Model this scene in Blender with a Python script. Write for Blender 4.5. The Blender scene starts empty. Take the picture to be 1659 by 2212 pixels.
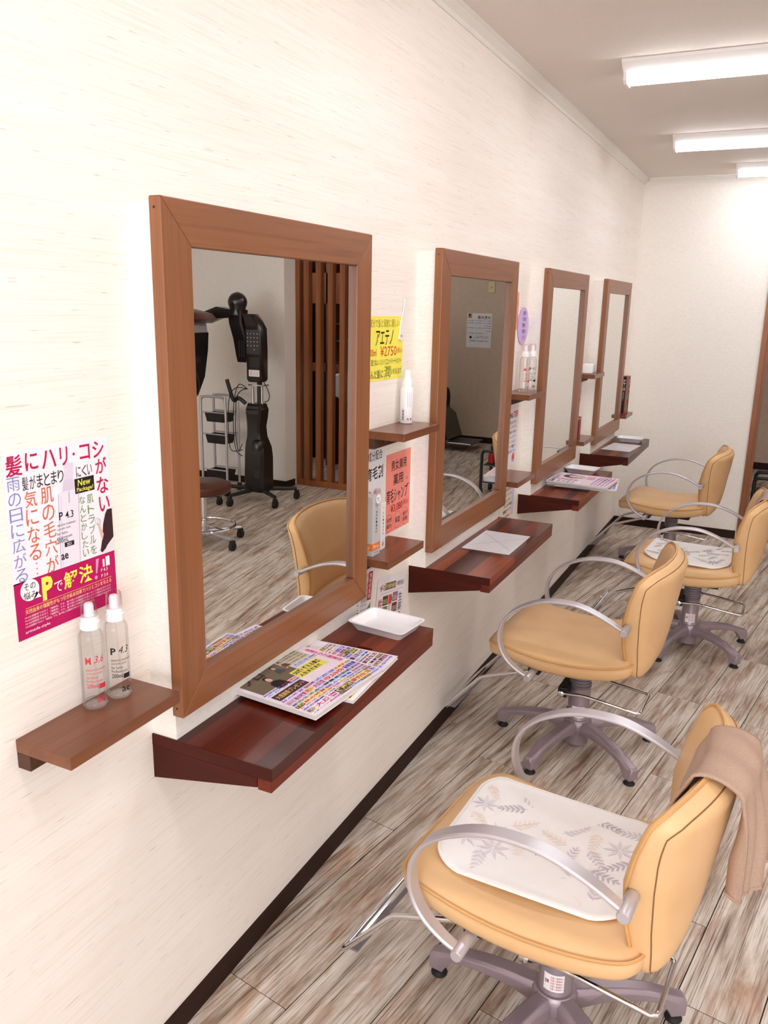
import bpy, bmesh, math, random
from mathutils import Vector, Matrix
random.seed(7)
scene = bpy.context.scene
COL = scene.collection
PI = math.pi
# ------------------------------------------------------------------ camera
YAW, PITCH, ROLL = -0.4489, -0.2492, 0.0212
CAMP = Vector((1.02, 0.0, 1.5612))
fw = Vector((math.sin(YAW)*math.cos(PITCH), math.cos(YAW)*math.cos(PITCH), math.sin(PITCH)))
rt = Vector((math.cos(YAW), -math.sin(YAW), 0))
up = rt.cross(fw)
cr, sr = math.cos(ROLL), math.sin(ROLL)
rt2, up2 = cr*rt + sr*up, -sr*rt + cr*up
camd = bpy.data.cameras.new('camera')
cam = bpy.data.objects.new('camera', camd)
COL.objects.link(cam)
cam.matrix_world = Matrix(((rt2.x, up2.x, -fw.x, CAMP.x), (rt2.y, up2.y, -fw.y, CAMP.y), (rt2.z, up2.z, -fw.z, CAMP.z), (0, 0, 0, 1)))
camd.sensor_fit = 'HORIZONTAL'
camd.sensor_width = 36.0
camd.lens = 1759.36/1659*36.0
camd.clip_start = 0.02
scene.camera = cam
# ------------------------------------------------------------------ world, exposure
world = bpy.data.worlds.new('world')
scene.world = world
world.use_nodes = True
world.node_tree.nodes['Background'].inputs[0].default_value = (1, 0.97, 0.94, 1)
world.node_tree.nodes['Background'].inputs[1].default_value = 0.05
scene.view_settings.view_transform = 'Standard'
scene.view_settings.look = 'None'
scene.view_settings.exposure = 0.0
scene.view_settings.gamma = 1.0
scene.view_settings.use_curve_mapping = False
LAMP = 20.0          # emission of the ceiling battens
# area light added behind the camera, assumed daylight to brighten the lower left wall
sky = bpy.data.lights.new('assumed_daylight', 'AREA')
sky.shape = 'RECTANGLE'; sky.size = 3.1; sky.size_y = 1.95; sky.energy = 160.0; sky.color = (0.88, 0.93, 1.0)
day_fill_o = bpy.data.objects.new('assumed_daylight', sky); COL.objects.link(day_fill_o)
day_fill_o.location = (2.1, -2.80, 1.25); day_fill_o.rotation_euler = (math.radians(90), 0, 0)
cy = scene.cycles
cy.caustics_reflective = False
cy.caustics_refractive = False
cy.sample_clamp_indirect = 6.0
cy.max_bounces = 10
cy.diffuse_bounces = 5
cy.transparent_max_bounces = 16
# ------------------------------------------------------------------ materials
def lin(c):
    o = []
    for v in c[:3]:
        v = v/255.0
        o.append(v/12.92 if v <= 0.04045 else ((v+0.055)/1.055)**2.4)
    return (o[0], o[1], o[2], 1.0)
MATS = {}
class NT:
    def __init__(self, name):
        self.m = bpy.data.materials.new(name)
        self.m.use_nodes = True
        self.t = self.m.node_tree
        self.b = self.t.nodes['Principled BSDF']
        self.out = self.t.nodes['Material Output']
    def n(self, typ, **kw):
        nd = self.t.nodes.new(typ)
        for k, v in kw.items():
            if k in nd.inputs: nd.inputs[k].default_value = v
            else: setattr(nd, k, v)
        return nd
    def l(self, a, b): self.t.links.new(a, b)
    def coords(self, scale=(1, 1, 1), rnd=0.0):
        tc = self.n('ShaderNodeTexCoord')
        mp = self.n('ShaderNodeMapping')
        mp.inputs['Scale'].default_value = scale
        src = tc.outputs['Object']
        if rnd:
            oi = self.n('ShaderNodeObjectInfo')
            mul = self.n('ShaderNodeMath', operation='MULTIPLY')
            mul.inputs[1].default_value = rnd
            self.l(oi.outputs['Random'], mul.inputs[0])
            ad = self.n('ShaderNodeVectorMath', operation='ADD')
            self.l(src, ad.inputs[0]); self.l(mul.outputs[0], ad.inputs[1])
            src = ad.outputs[0]
        self.l(src, mp.inputs['Vector'])
        return mp.outputs[0]
    def noise(self, vec, scale=1.0, detail=4, rough=0.55, dist=0.0):
        nd = self.n('ShaderNodeTexNoise')
        nd.inputs['Scale'].default_value = scale
        nd.inputs['Detail'].default_value = detail
        nd.inputs['Roughness'].default_value = rough
        nd.inputs['Distortion'].default_value = dist
        self.l(vec, nd.inputs['Vector'])
        return nd.outputs['Fac']
    def ramp(self, fac, stops):
        r = self.n('ShaderNodeValToRGB')
        el = r.color_ramp.elements
        while len(el) < len(stops): el.new(0.5)
        for e, (p, c) in zip(el, stops):
            e.position = p; e.color = c if len(c) == 4 else (*c, 1)
        self.l(fac, r.inputs[0])
        return r.outputs[0]
    def mix(self, fac, a, b, mode='MIX'):
        m = self.n('ShaderNodeMix', data_type='RGBA', blend_type=mode)
        for s, v in ((0, fac), (6, a), (7, b)):
            if hasattr(v, 'type') and hasattr(v, 'node'): self.l(v, m.inputs[s])
            else: m.inputs[s].default_value = v
        return m.outputs[2]
    def bump(self, h, strength=0.2, dist=0.001):
        b = self.n('ShaderNodeBump')
        b.inputs['Strength'].default_value = strength
        b.inputs['Distance'].default_value = dist
        self.l(h, b.inputs['Height'])
        self.l(b.outputs[0], self.b.inputs['Normal'])
    def base(self, v):
        if hasattr(v, 'node'): self.l(v, self.b.inputs['Base Color'])
        else: self.b.inputs['Base Color'].default_value = v
def setp(nt, rough=0.5, metal=0.0, spec=None, coat=0.0, coatr=0.1):
    b = nt.b
    b.inputs['Roughness'].default_value = rough
    b.inputs['Metallic'].default_value = metal
    if spec is not None: b.inputs['Specular IOR Level'].default_value = spec
    if coat: b.inputs['Coat Weight'].default_value = coat; b.inputs['Coat Roughness'].default_value = coatr
def plain(name, rgb, rough=0.5, metal=0.0, spec=None, bump=None, coat=0.0, var=0.06):
    """procedural paint/plastic: faint noise in tone, optional relief"""
    if name in MATS: return MATS[name]
    nt = NT(name); c = lin(rgb)
    f = nt.noise(nt.coords((1, 1, 1)), 18, 3)
    d = tuple(x*(1-var) for x in c[:3]) + (1,)
    e = tuple(min(1, x*(1+var*0.5)) for x in c[:3]) + (1,)
    nt.base(nt.ramp(f, [(0.3, d), (0.7, e)]))
    setp(nt, rough, metal, spec, coat)
    if bump: nt.bump(nt.noise(nt.coords((1, 1, 1)), bump[0], 3), bump[1], bump[2])
    MATS[name] = nt.m
    return nt.m
def ink(rgb):
    return plain('ink_%02x%02x%02x' % tuple(int(v) for v in rgb[:3]), rgb, 0.55, 0, 0.3, var=0.03)
def wood(name, dark, mid, light, axis, rough=0.35, fine=90, coat=0.0, rnd=0.0, spec=None):
    if name in MATS: return MATS[name]
    nt = NT(name)
    s = [fine, fine, fine]; s[axis] = 2.2
    s2 = [9, 9, 9]; s2[axis] = 0.7
    f = nt.noise(nt.coords(tuple(s), rnd), 1.0, 5, 0.6, 0.3)
    g = nt.noise(nt.coords(tuple(s2), rnd), 1.0, 4, 0.5, 1.2)
    a = nt.ramp(g, [(0.25, lin(dark)), (0.5, lin(mid)), (0.78, lin(light))])
    k = nt.ramp(f, [(0.32, (0.62, 0.58, 0.55, 1)), (0.5, (1, 1, 1, 1))])
    nt.base(nt.mix(0.55, a, nt.mix(1.0, a, k, 'MULTIPLY')))
    setp(nt, rough, 0, spec, coat, 0.12)
    nt.bump(f, 0.12, 0.0006)
    MATS[name] = nt.m
    return nt.m
def make_materials():
    M = {}
    # fabric-look wallpaper with horizontal slubs
    nt = NT('wallpaper_slub')
    fine = nt.noise(nt.coords((1, 4, 300)), 1, 3, 0.6)
    slub = nt.noise(nt.coords((1, 17, 360)), 1, 2, 0.5)
    wide = nt.noise(nt.coords((1, 0.9, 14)), 1, 3, 0.5)
    c = nt.ramp(wide, [(0.3, lin((247, 238, 229))), (0.7, lin((251, 244, 237)))])
    k = nt.ramp(fine, [(0.30, (0.925, 0.895, 0.865, 1)), (0.50, (1, 1, 1, 1))])
    s = nt.ramp(slub, [(0.67, (1, 1, 1, 1)), (0.77, (0.68, 0.58, 0.50, 1))])
    nt.base(nt.mix(1.0, nt.mix(1.0, c, k, 'MULTIPLY'), s, 'MULTIPLY'))
    setp(nt, 0.75, 0, 0.2); nt.bump(fine, 0.25, 0.0006)
    M['wallpaper'] = nt.m
    # plain embossed wallpaper
    nt = NT('wallpaper_embossed')
    f = nt.noise(nt.coords((60, 60, 190)), 1, 3, 0.6)
    nt.base(nt.ramp(f, [(0.3, lin((238, 231, 222))), (0.7, lin((246, 241, 234)))]))
    setp(nt, 0.7, 0, 0.25); nt.bump(f, 0.6, 0.0015)
    M['emboss'] = nt.m
    nt = NT('ceiling_board')
    f = nt.noise(nt.coords((1, 1, 1)), 320, 2, 0.6)
    nt.base(nt.ramp(f, [(0.3, lin((226, 216, 207))), (0.7, lin((234, 226, 218)))]))
    setp(nt, 0.8, 0, 0.2); nt.bump(f, 0.5, 0.0015)
    M['ceiling'] = nt.m
    # weathered vinyl plank, grain along local x
    nt = NT('weathered_plank')
    g = nt.noise(nt.coords((2.6, 34, 1), 31), 1, 6, 0.62, 0.35)
    streak = nt.noise(nt.coords((5, 260, 1), 17), 1, 4, 0.65, 0.25)
    blot = nt.noise(nt.coords((2.6, 12, 1), 53), 1, 5, 0.6, 0.2)
    rust = nt.noise(nt.coords((4.5, 16, 1), 71), 1, 4, 0.6, 0.6)
    a = nt.ramp(g, [(0.28, lin((128, 102, 84))), (0.40, lin((186, 169, 152))), (0.52, lin((220, 209, 196))), (0.70, lin((236, 230, 222)))])
    b = nt.ramp(streak, [(0.35, (0.22, 0.16, 0.12, 1)), (0.415, (0.66, 0.58, 0.52, 1)), (0.50, (1, 1, 1, 1))])
    a = nt.mix(0.85, a, nt.mix(1, a, b, 'MULTIPLY'))
    cc = nt.ramp(blot, [(0.46, (1, 1, 1, 1)), (0.66, (0.60, 0.53, 0.48, 1))])
    a = nt.mix(0.8, a, nt.mix(1, a, cc, 'MULTIPLY'))
    r = nt.ramp(rust, [(0.53, (0, 0, 0, 1)), (0.68, (1, 1, 1, 1))])
    rr = nt.mix(1, a, lin((214, 162, 124)), 'MULTIPLY')
    rs = nt.n('ShaderNodeMath', operation='MULTIPLY'); nt.l(r, rs.inputs[0]); rs.inputs[1].default_value = 0.6
    a = nt.mix(rs.outputs[0], a, rr)
    vo = nt.n('ShaderNodeTexVoronoi'); vo.inputs['Scale'].default_value = 1.0
    nt.l(nt.coords((3.4, 9, 1), 91), vo.inputs['Vector'])
    kn = nt.ramp(vo.outputs['Distance'], [(0.02, (0.25, 0.17, 0.12, 1)), (0.05, (1, 1, 1, 1))])
    a = nt.mix(1, a, kn, 'MULTIPLY')
    nt.base(a); setp(nt, 0.42, 0, 0.4); nt.bump(streak, 0.15, 0.0006)
    M['plank'] = nt.m
    M['gap'] = plain('floor_gap', (44, 34, 28), 0.9)
    M['stile'] = wood('frame_wood_upright', (118, 72, 42), (142, 89, 55), (158, 104, 68), 2, 0.36, 110)
    M['rail'] = wood('frame_wood_level', (118, 72, 42), (142, 89, 55), (158, 104, 68), 1, 0.36, 110)
    M['shelf'] = wood('shelf_wood', (98, 57, 36), (122, 73, 46), (140, 88, 58), 1, 0.28, 80, 0.15, 0.0, 0.35)
    M['shelf_end'] = wood('shelf_end_grain', (62, 38, 27), (80, 50, 36), (94, 62, 46), 0, 0.45, 60, 0.0, 0.0, 0.25)
    # laminated mahogany counter: tone per stave
    nt = NT('mahogany')
    f = nt.noise(nt.coords((120, 3, 120), 13), 1, 5, 0.6, 0.3)
    g = nt.noise(nt.coords((16, 1.2, 16), 29), 1, 4, 0.5, 0.8)
    oi = nt.n('ShaderNodeObjectInfo')
    tone = nt.ramp(oi.outputs['Random'], [(0.0, lin((66, 15, 4))), (0.5, lin((100, 31, 9))), (1.0, lin((152, 70, 26)))])
    k = nt.ramp(g, [(0.3, (0.7, 0.62, 0.6, 1)), (0.65, (1.15, 1.1, 1.05, 1))])
    a = nt.mix(1, tone, k, 'MULTIPLY')
    k2 = nt.ramp(f, [(0.3, (0.7, 0.66, 0.62, 1)), (0.5, (1, 1, 1, 1))])
    nt.base(nt.mix(0.7, a, nt.mix(1, a, k2, 'MULTIPLY')))
    setp(nt, 0.32, 0, 0.28, 0.06, 0.1); nt.bump(f, 0.1, 0.0005)
    M['mahog'] = nt.m
    M['mahog_dark'] = wood('mahogany_apron', (50, 12, 4), (66, 17, 6), (84, 27, 11), 0, 0.42, 60, 0.0, 0.0, 0.2)
    # tan leather
    nt = NT('tan_leather')
    f = nt.noise(nt.coords((1, 1, 1)), 420, 2); g = nt.noise(nt.coords((1, 1, 1)), 7, 3)
    nt.base(nt.ramp(g, [(0.3, lin((220, 177, 127))), (0.7, lin((229, 188, 140)))]))
    setp(nt, 0.42, 0, 0.4); nt.bump(f, 0.12, 0.0005)
    M['leather'] = nt.m
    M['piping'] = plain('leather_piping', (208, 158, 100), 0.45)  # leather tone darkened to carry the shadow line of the crease beside it
    M['seam'] = plain('dark_seam', (132, 90, 50), 0.7)
    M['armmetal'] = plain('satin_alloy', (202, 197, 202), 0.36, 0.6, var=0.03)
    M['basemetal'] = plain('mauve_silver_paint', (160, 145, 153), 0.34, 0.4, var=0.05)
    M['bellows'] = plain('grey_bellows', (140, 131, 137), 0.4, 0.3)
    M['chrome'] = plain('chrome', (225, 225, 228), 0.08, 1.0, var=0.01)
    M['rubber'] = plain('black_rubber', (20, 18, 18), 0.6)
    M['blackpl'] = plain('black_plastic', (22, 18, 18), 0.28, coat=0.3)
    M['blackmat'] = plain('black_satin', (26, 24, 24), 0.5)
    M['darkgrey'] = plain('dark_grey_plastic', (62, 58, 58), 0.35)
    M['white'] = plain('white_plastic', (244, 242, 242), 0.35, var=0.02)
    M['whitepaint'] = plain('white_enamel', (236, 232, 228), 0.4, var=0.02)
    M['paper'] = plain('white_paper', (243, 240, 242), 0.6, var=0.02)
    M['pages'] = plain('page_edges', (214, 206, 204), 0.7, bump=(600, 0.4, 0.0005))
    M['baseb'] = plain('baseboard_brown', (44, 24, 15), 0.55, spec=0.2)
    M['crown'] = plain('crown_paint', (232, 228, 220), 0.5, var=0.02)
    M['brownleather'] = plain('brown_vinyl', (84, 42, 30), 0.32, bump=(300, 0.1, 0.0005))
    nt = NT('mirror_silver'); nt.base(nt.ramp(nt.noise(nt.coords(), 4, 2), [(0.3, (0.84, 0.83, 0.80, 1)), (0.7, (0.85, 0.84, 0.81, 1))])); setp(nt, 0.0, 1.0)
    M['mirror'] = nt.m
    def clear(name, tint, refl=0.12, fres=0.42):
        nt = NT(name)
        tr = nt.n('ShaderNodeBsdfTransparent'); gl = nt.n('ShaderNodeBsdfGlossy'); gl.inputs['Roughness'].default_value = 0.03
        f = nt.noise(nt.coords(), 6, 2)
        nt.l(nt.ramp(f, [(0.3, (*[x*0.98 for x in tint], 1)), (0.7, (*tint, 1))]), tr.inputs[0])
        lw = nt.n('ShaderNodeLayerWeight'); lw.inputs['Blend'].default_value = 0.18
        mx = nt.n('ShaderNodeMixShader')
        mm = nt.n('ShaderNodeMath', operation='MULTIPLY_ADD'); nt.l(lw.outputs['Fresnel'], mm.inputs[0]); mm.inputs[1].default_value = fres; mm.inputs[2].default_value = refl*0.15
        nt.l(mm.outputs[0], mx.inputs[0]); nt.l(tr.outputs[0], mx.inputs[1]); nt.l(gl.outputs[0], mx.inputs[2])
        nt.l(mx.outputs[0], nt.out.inputs[0])
        return nt.m
    M['clear'] = clear('clear_plastic', (0.975, 0.97, 0.97))
    M['capclear'] = clear('pink_clear_cap', (0.985, 0.93, 0.95))
    M['sleeve'] = clear('clear_sleeve', (0.985, 0.98, 0.985), 0.3, 0.16)
    nt = NT('lamp_diffuser')
    f = nt.noise(nt.coords(), 3, 2)
    nt.l(nt.ramp(f, [(0.3, (0.945, 0.955, 1.0, 1)), (0.7, (0.95, 0.96, 1.0, 1))]), nt.b.inputs['Emission Color'])
    nt.b.inputs['Emission Strength'].default_value = LAMP
    M['lamp'] = nt.m
    # terry towel
    nt = NT('terry_towel')
    f = nt.noise(nt.coords(), 700, 2, 0.7)
    nt.base(nt.ramp(f, [(0.3, lin((176, 146, 127))), (0.7, lin((202, 173, 153)))]))
    setp(nt, 0.95, 0, 0.1); nt.bump(f, 0.8, 0.002)
    M['towel'] = nt.m
    M['padcloth'] = plain('quilted_cotton', (240, 236, 234), 0.85, bump=(500, 0.3, 0.001), var=0.03)
    M['slat'] = wood('slat_wood', (120, 66, 30), (146, 84, 42), (160, 98, 52), 2, 0.4, 90)
    M['cabwood'] = wood('cabinet_wood', (96, 46, 22), (120, 62, 32), (134, 74, 40), 2, 0.4, 60)
    M['dimwall'] = plain('taupe_wallpaper', (212, 189, 166), 0.8, bump=(160, 0.4, 0.001))
    M['tray'] = plain('tray_white', (248, 246, 248), 0.3, var=0.01)
    return M
M = make_materials()
# ------------------------------------------------------------------ mesh helpers
class MB:
    def __init__(s): s.v = []; s.f = []
    def add(s, vs, fs):
        b = len(s.v); s.v += [tuple(p) for p in vs]; s.f += [tuple(i+b for i in f) for f in fs]; return s
    def box(s, x0, x1, y0, y1, z0, z1):
        return s.add([(x0,y0,z0),(x1,y0,z0),(x1,y1,z0),(x0,y1,z0),(x0,y0,z1),(x1,y0,z1),(x1,y1,z1),(x0,y1,z1)],
                     [(0,3,2,1),(4,5,6,7),(0,1,5,4),(1,2,6,5),(2,3,7,6),(3,0,4,7)])
    def prism(s, poly, fn, a, b):
        """extrude a 2-D polygon; fn(p, q, t) -> xyz for t in (a, b)"""
        n = len(poly)
        vs = [fn(p[0], p[1], a) for p in poly] + [fn(p[0], p[1], b) for p in poly]
        fs = [tuple(range(n-1, -1, -1)), tuple(range(n, 2*n))] + [(i, (i+1) % n, n+(i+1) % n, n+i) for i in range(n)]
        return s.add(vs, fs)
    def loft(s, rings, cap=True, closed=True):
        n = len(rings[0]); vs = [p for r in rings for p in r]; fs = []
        for k in range(len(rings)-1):
            for i in range(n if closed else n-1):
                j = (i+1) % n
                fs.append((k*n+i, k*n+j, (k+1)*n+j, (k+1)*n+i))
        if cap:
            fs.append(tuple(range(n-1, -1, -1))); fs.append(tuple(range((len(rings)-1)*n, len(rings)*n)))
        return s.add(vs, fs)
    def lathe(s, prof, n=24, o=(0, 0, 0), axis='z'):
        rings = []
        for r, z in prof:
            ring = []
            for i in range(n):
                a = 2*PI*i/n; c, d = r*math.cos(a), r*math.sin(a)
                p = {'z': (c, d, z), 'y': (d, z, c), 'x': (z, c, d)}[axis]
                ring.append((p[0]+o[0], p[1]+o[1], p[2]+o[2]))
            rings.append(ring)
        return s.loft(rings)
    def tube(s, path, r, n=8, closed=False, flat=None):
        """round tube along a path; flat=(w, t, axis) makes a flat bar whose width runs along axis"""
        pts = [Vector(p) for p in path]; m = len(pts); rings = []; nrm = None
        for i, p in enumerate(pts):
            a = pts[(i-1) % m] if (i or closed) else p; b = pts[(i+1) % m] if (i < m-1 or closed) else p
            t = (b-a).normalized()
            if flat:
                wv = Vector(flat[2]); nv = t.cross(wv).normalized()
                w = flat[0][i] if isinstance(flat[0], (list, tuple)) else flat[0]; th = flat[1]
                e = th*0.35
                ring = [p+wv*(w/2-e)+nv*th/2, p+wv*w/2+nv*(th/2-e), p+wv*w/2-nv*(th/2-e), p+wv*(w/2-e)-nv*th/2,
                        p-wv*(w/2-e)-nv*th/2, p-wv*w/2-nv*(th/2-e), p-wv*w/2+nv*(th/2-e), p-wv*(w/2-e)+nv*th/2]
            else:
                if nrm is None:
                    nrm = t.orthogonal().normalized()
                nrm = (nrm - t*nrm.dot(t)).normalized()
                bn = t.cross(nrm)
                rr = r[i] if isinstance(r, (list, tuple)) else r
                ring = [p + (nrm*math.cos(2*PI*k/n)+bn*math.sin(2*PI*k/n))*rr for k in range(n)]
            rings.append([tuple(q) for q in ring])
        if closed:
            rings.append(rings[0]); return s.loft(rings, cap=False)
        return s.loft(rings)
    def mesh(s, name, mat=None, smooth=False):
        me = bpy.data.meshes.new(name)
        me.from_pydata(s.v, [], s.f)
        bm = bmesh.new(); bm.from_mesh(me)
        bmesh.ops.recalc_face_normals(bm, faces=bm.faces[:])
        bm.to_mesh(me); bm.free()
        if mat is not None: me.materials.append(mat)
        if smooth:
            me.polygons.foreach_set('use_smooth', [True]*len(me.polygons))
            if smooth != 'all' and hasattr(me, 'set_sharp_from_angle'): me.set_sharp_from_angle(angle=math.radians(38))
        return me
    def build(s, name, mat, parent=None, smooth=False, loc=(0, 0, 0), bevel=0.0):
        o = bpy.data.objects.new(name, s.mesh(name, mat, smooth))
        COL.objects.link(o); o.location = loc
        if parent is not None: o.parent = parent
        if bevel:
            md = o.modifiers.new('bevel', 'BEVEL'); md.width = bevel; md.segments = 2; md.limit_method = 'ANGLE'; md.angle_limit = 0.7
        return o
def tag(o, label=None, cat=None, group=None, kind=None):
    if label: o['label'] = label
    if cat: o['category'] = cat
    if group: o['group'] = group
    if kind: o['kind'] = kind
    return o
def thing(name, label, cat, loc=(0, 0, 0), rz=0.0, group=None):
    o = bpy.data.objects.new(name, None); COL.objects.link(o)
    o.empty_display_size = 0.05
    o.location = loc; o.rotation_euler = (0, 0, rz)
    return tag(o, label, cat, group)
def copy_tree(o, parent=None):
    c = o.copy(); COL.objects.link(c); c.parent = parent
    for ch in list(o.children): copy_tree(ch, c)
    return c
def struct(name, mb, mat, smooth=False):
    o = mb.build(name, mat, smooth=smooth); o['kind'] = 'structure'; return o
def cr_spline(pts, per=6, closed=False):
    out = []; m = len(pts)
    rng = m if closed else m-1
    for i in range(rng):
        g = lambda k: Vector(pts[k % m]) if closed else Vector(pts[max(0, min(m-1, k))])
        p0, p1, p2, p3 = g(i-1), g(i), g(i+1), g(i+2)
        for k in range(per):
            t = k/per
            out.append(0.5*((2*p1)+(p2-p0)*t+(2*p0-5*p1+4*p2-p3)*t*t+(3*p1-p0-3*p2+p3)*t**3))
    if not closed: out.append(Vector(pts[-1]))
    return out
def lerp_tab(tab, x):
    if x <= tab[0][0]: return tab[0][1]
    for (a, b), (c, d) in zip(tab, tab[1:]):
        if x <= c: return b+(d-b)*(x-a)/(c-a)
    return tab[-1][1]
# ---- lettering
_cu = bpy.data.curves.new('lettering_source', 'FONT'); _cu.resolution_u = 2
_to = bpy.data.objects.new('lettering_source', _cu); COL.objects.link(_to)
_tc = {}
def glyphs(txt, bold=0.0, shear=0.0):
    key = (txt, bold, shear)
    if key not in _tc:
        _cu.body = txt; _cu.offset = bold; _cu.shear = shear
        me = bpy.data.meshes.new_from_object(_to)
        vs = [(v.co.x, v.co.y) for v in me.vertices]; fs = [tuple(p.vertices) for p in me.polygons]
        bpy.data.meshes.remove(me)
        if vs:
            x0 = min(v[0] for v in vs); x1 = max(v[0] for v in vs); y0 = min(v[1] for v in vs); y1 = max(v[1] for v in vs)
        else: x0 = y0 = 0; x1 = y1 = 1
        _tc[key] = (vs, fs, x0, x1, y0, y1)
    return _tc[key]
class Print:
    """flat print collected per colour in (u, v) sheet millimetres, v downwards; fn(u, v, h) -> xyz"""
    def __init__(s, fn): s.fn = fn; s.g = {}; s.h = 0.0003
    def _m(s, col, name):
        return s.g.setdefault((tuple(col), name), MB())
    def text(s, txt, x0, y0, x1, y1, col, bold=0.0, shear=0.0, lift=0.0):
        vs, fs, a, b, c, d = glyphs(txt, bold, shear)
        sx = (x1-x0)/max(1e-6, b-a); sy = (y1-y0)/max(1e-6, d-c)
        s._m(col, 'lettering').add([s.fn(x0+(x-a)*sx, y1-(y-c)*sy, s.h+0.0003+lift) for x, y in vs], fs)
    def vtext(s, txt, x0, y0, x1, y1, col, bold=0.0):
        n = len(txt); hh = (y1-y0)/n
        for i, ch in enumerate(txt):
            p = 0.06*hh
            if ch in '・…ー、。':
                s.text({'ー': '|', '…': ':'}.get(ch, ch), (x0+x1)/2-0.06*(x1-x0), y0+i*hh+p*3, (x0+x1)/2+0.06*(x1-x0), y0+(i+1)*hh-p*3, col, bold)
            elif ch != ' ':
                s.text(ch, x0, y0+i*hh+p, x1, y0+(i+1)*hh-p, col, bold)
    def poly(s, pts, col, name='print', lift=0.0):
        s._m(col, name).add([s.fn(x, y, s.h+lift) for x, y in pts], [tuple(range(len(pts)))])
    def rect(s, x0, y0, x1, y1, col, name='print', lift=0.0):
        n = 4
        for k in range(n):
            a = x0+(x1-x0)*k/n; b = x0+(x1-x0)*(k+1)/n
            s.poly([(a, y0), (b, y0), (b, y1), (a, y1)], col, name, lift)
    def ell(s, cx, cy_, rx, ry, col, name='print', lift=0.0, n=28):
        s.poly([(cx+rx*math.cos(2*PI*k/n), cy_+ry*math.sin(2*PI*k/n)) for k in range(n)], col, name, lift)
    def ring(s, cx, cy_, rx, ry, w, col, lift=0.0, n=28):
        for k in range(n):
            a, b = 2*PI*k/n, 2*PI*(k+1)/n
            s.poly([(cx+rx*math.cos(a), cy_+ry*math.sin(a)), (cx+rx*math.cos(b), cy_+ry*math.sin(b)),
                    (cx+(rx-w)*math.cos(b), cy_+(ry-w)*math.sin(b)), (cx+(rx-w)*math.cos(a), cy_+(ry-w)*math.sin(a))], col, 'print', lift)
    def line(s, x0, y0, x1, y1, w, col, lift=0.0):
        d = math.hypot(x1-x0, y1-y0); nx, ny = -(y1-y0)/d*w/2, (x1-x0)/d*w/2
        s.poly([(x0+nx, y0+ny), (x1+nx, y1+ny), (x1-nx, y1-ny), (x0-nx, y0-ny)], col, 'print', lift)
    def scribble(s, x0, y0, x1, y1, n, col, w=0.8):
        """small unreadable handwriting: n upright strokes"""
        rn = random.Random(int(x0*31+y0*17+n))
        for k in range(n):
            cx = x0+(x1-x0)*(k+0.5)/n; ww = (x1-x0)/n*0.42
            for _ in range(3):
                a = (cx+rn.uniform(-ww, ww), rn.uniform(y0, y1)); b = (cx+rn.uniform(-ww, ww), rn.uniform(y0, y1))
                if math.dist(a, b) > 0.2: s.line(*a, *b, w, col)
    def finish(s, parent):
        for (col, name), mb in s.g.items(): mb.build(name, ink(col), parent)['kind'] = 'stuff'
def wall_sheet(name, label, y0, z1, w, h, col, rot=0.0, group=None, mat=None, curl=0.0, x=0.0006, cat='poster'):
    """paper on the left wall: u runs +y, v runs down, in mm; origin at its upper left corner"""
    c, s = math.cos(rot), math.sin(rot)
    def P(u, v, hh):
        a, b = u/1000, -v/1000
        return (x+hh+curl*(v/1000/h)**3, c*a-s*b, s*a+c*b)
    mb = MB(); n = 8; W, H = w*1000, h*1000
    top = [[P(W*i/2, H*j/n, 0.0003) for i in range(3)] for j in range(n+1)]
    bot = [[P(W*i/2, H*j/n, 0) for i in range(3)] for j in range(n+1)]
    ring = [(0, j) for j in range(n+1)] + [(1, n), (2, n)] + [(2, j) for j in range(n-1, -1, -1)] + [(1, 0)]
    for g in (top, bot):
        vs = [p for r in g for p in r]
        mb.add(vs, [(j*3+i, j*3+i+1, j*3+i+4, j*3+i+3) for j in range(n) for i in range(2)])
    mb.loft([[top[j][i] for i, j in ring], [bot[j][i] for i, j in ring]], cap=False)
    o = mb.build(name, mat or ink(col), loc=(0, y0, z1))
    tag(o, label, cat, group)
    return o, Print(lambda u, v, hh: P(u, v, hh+0.0003))
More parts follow.
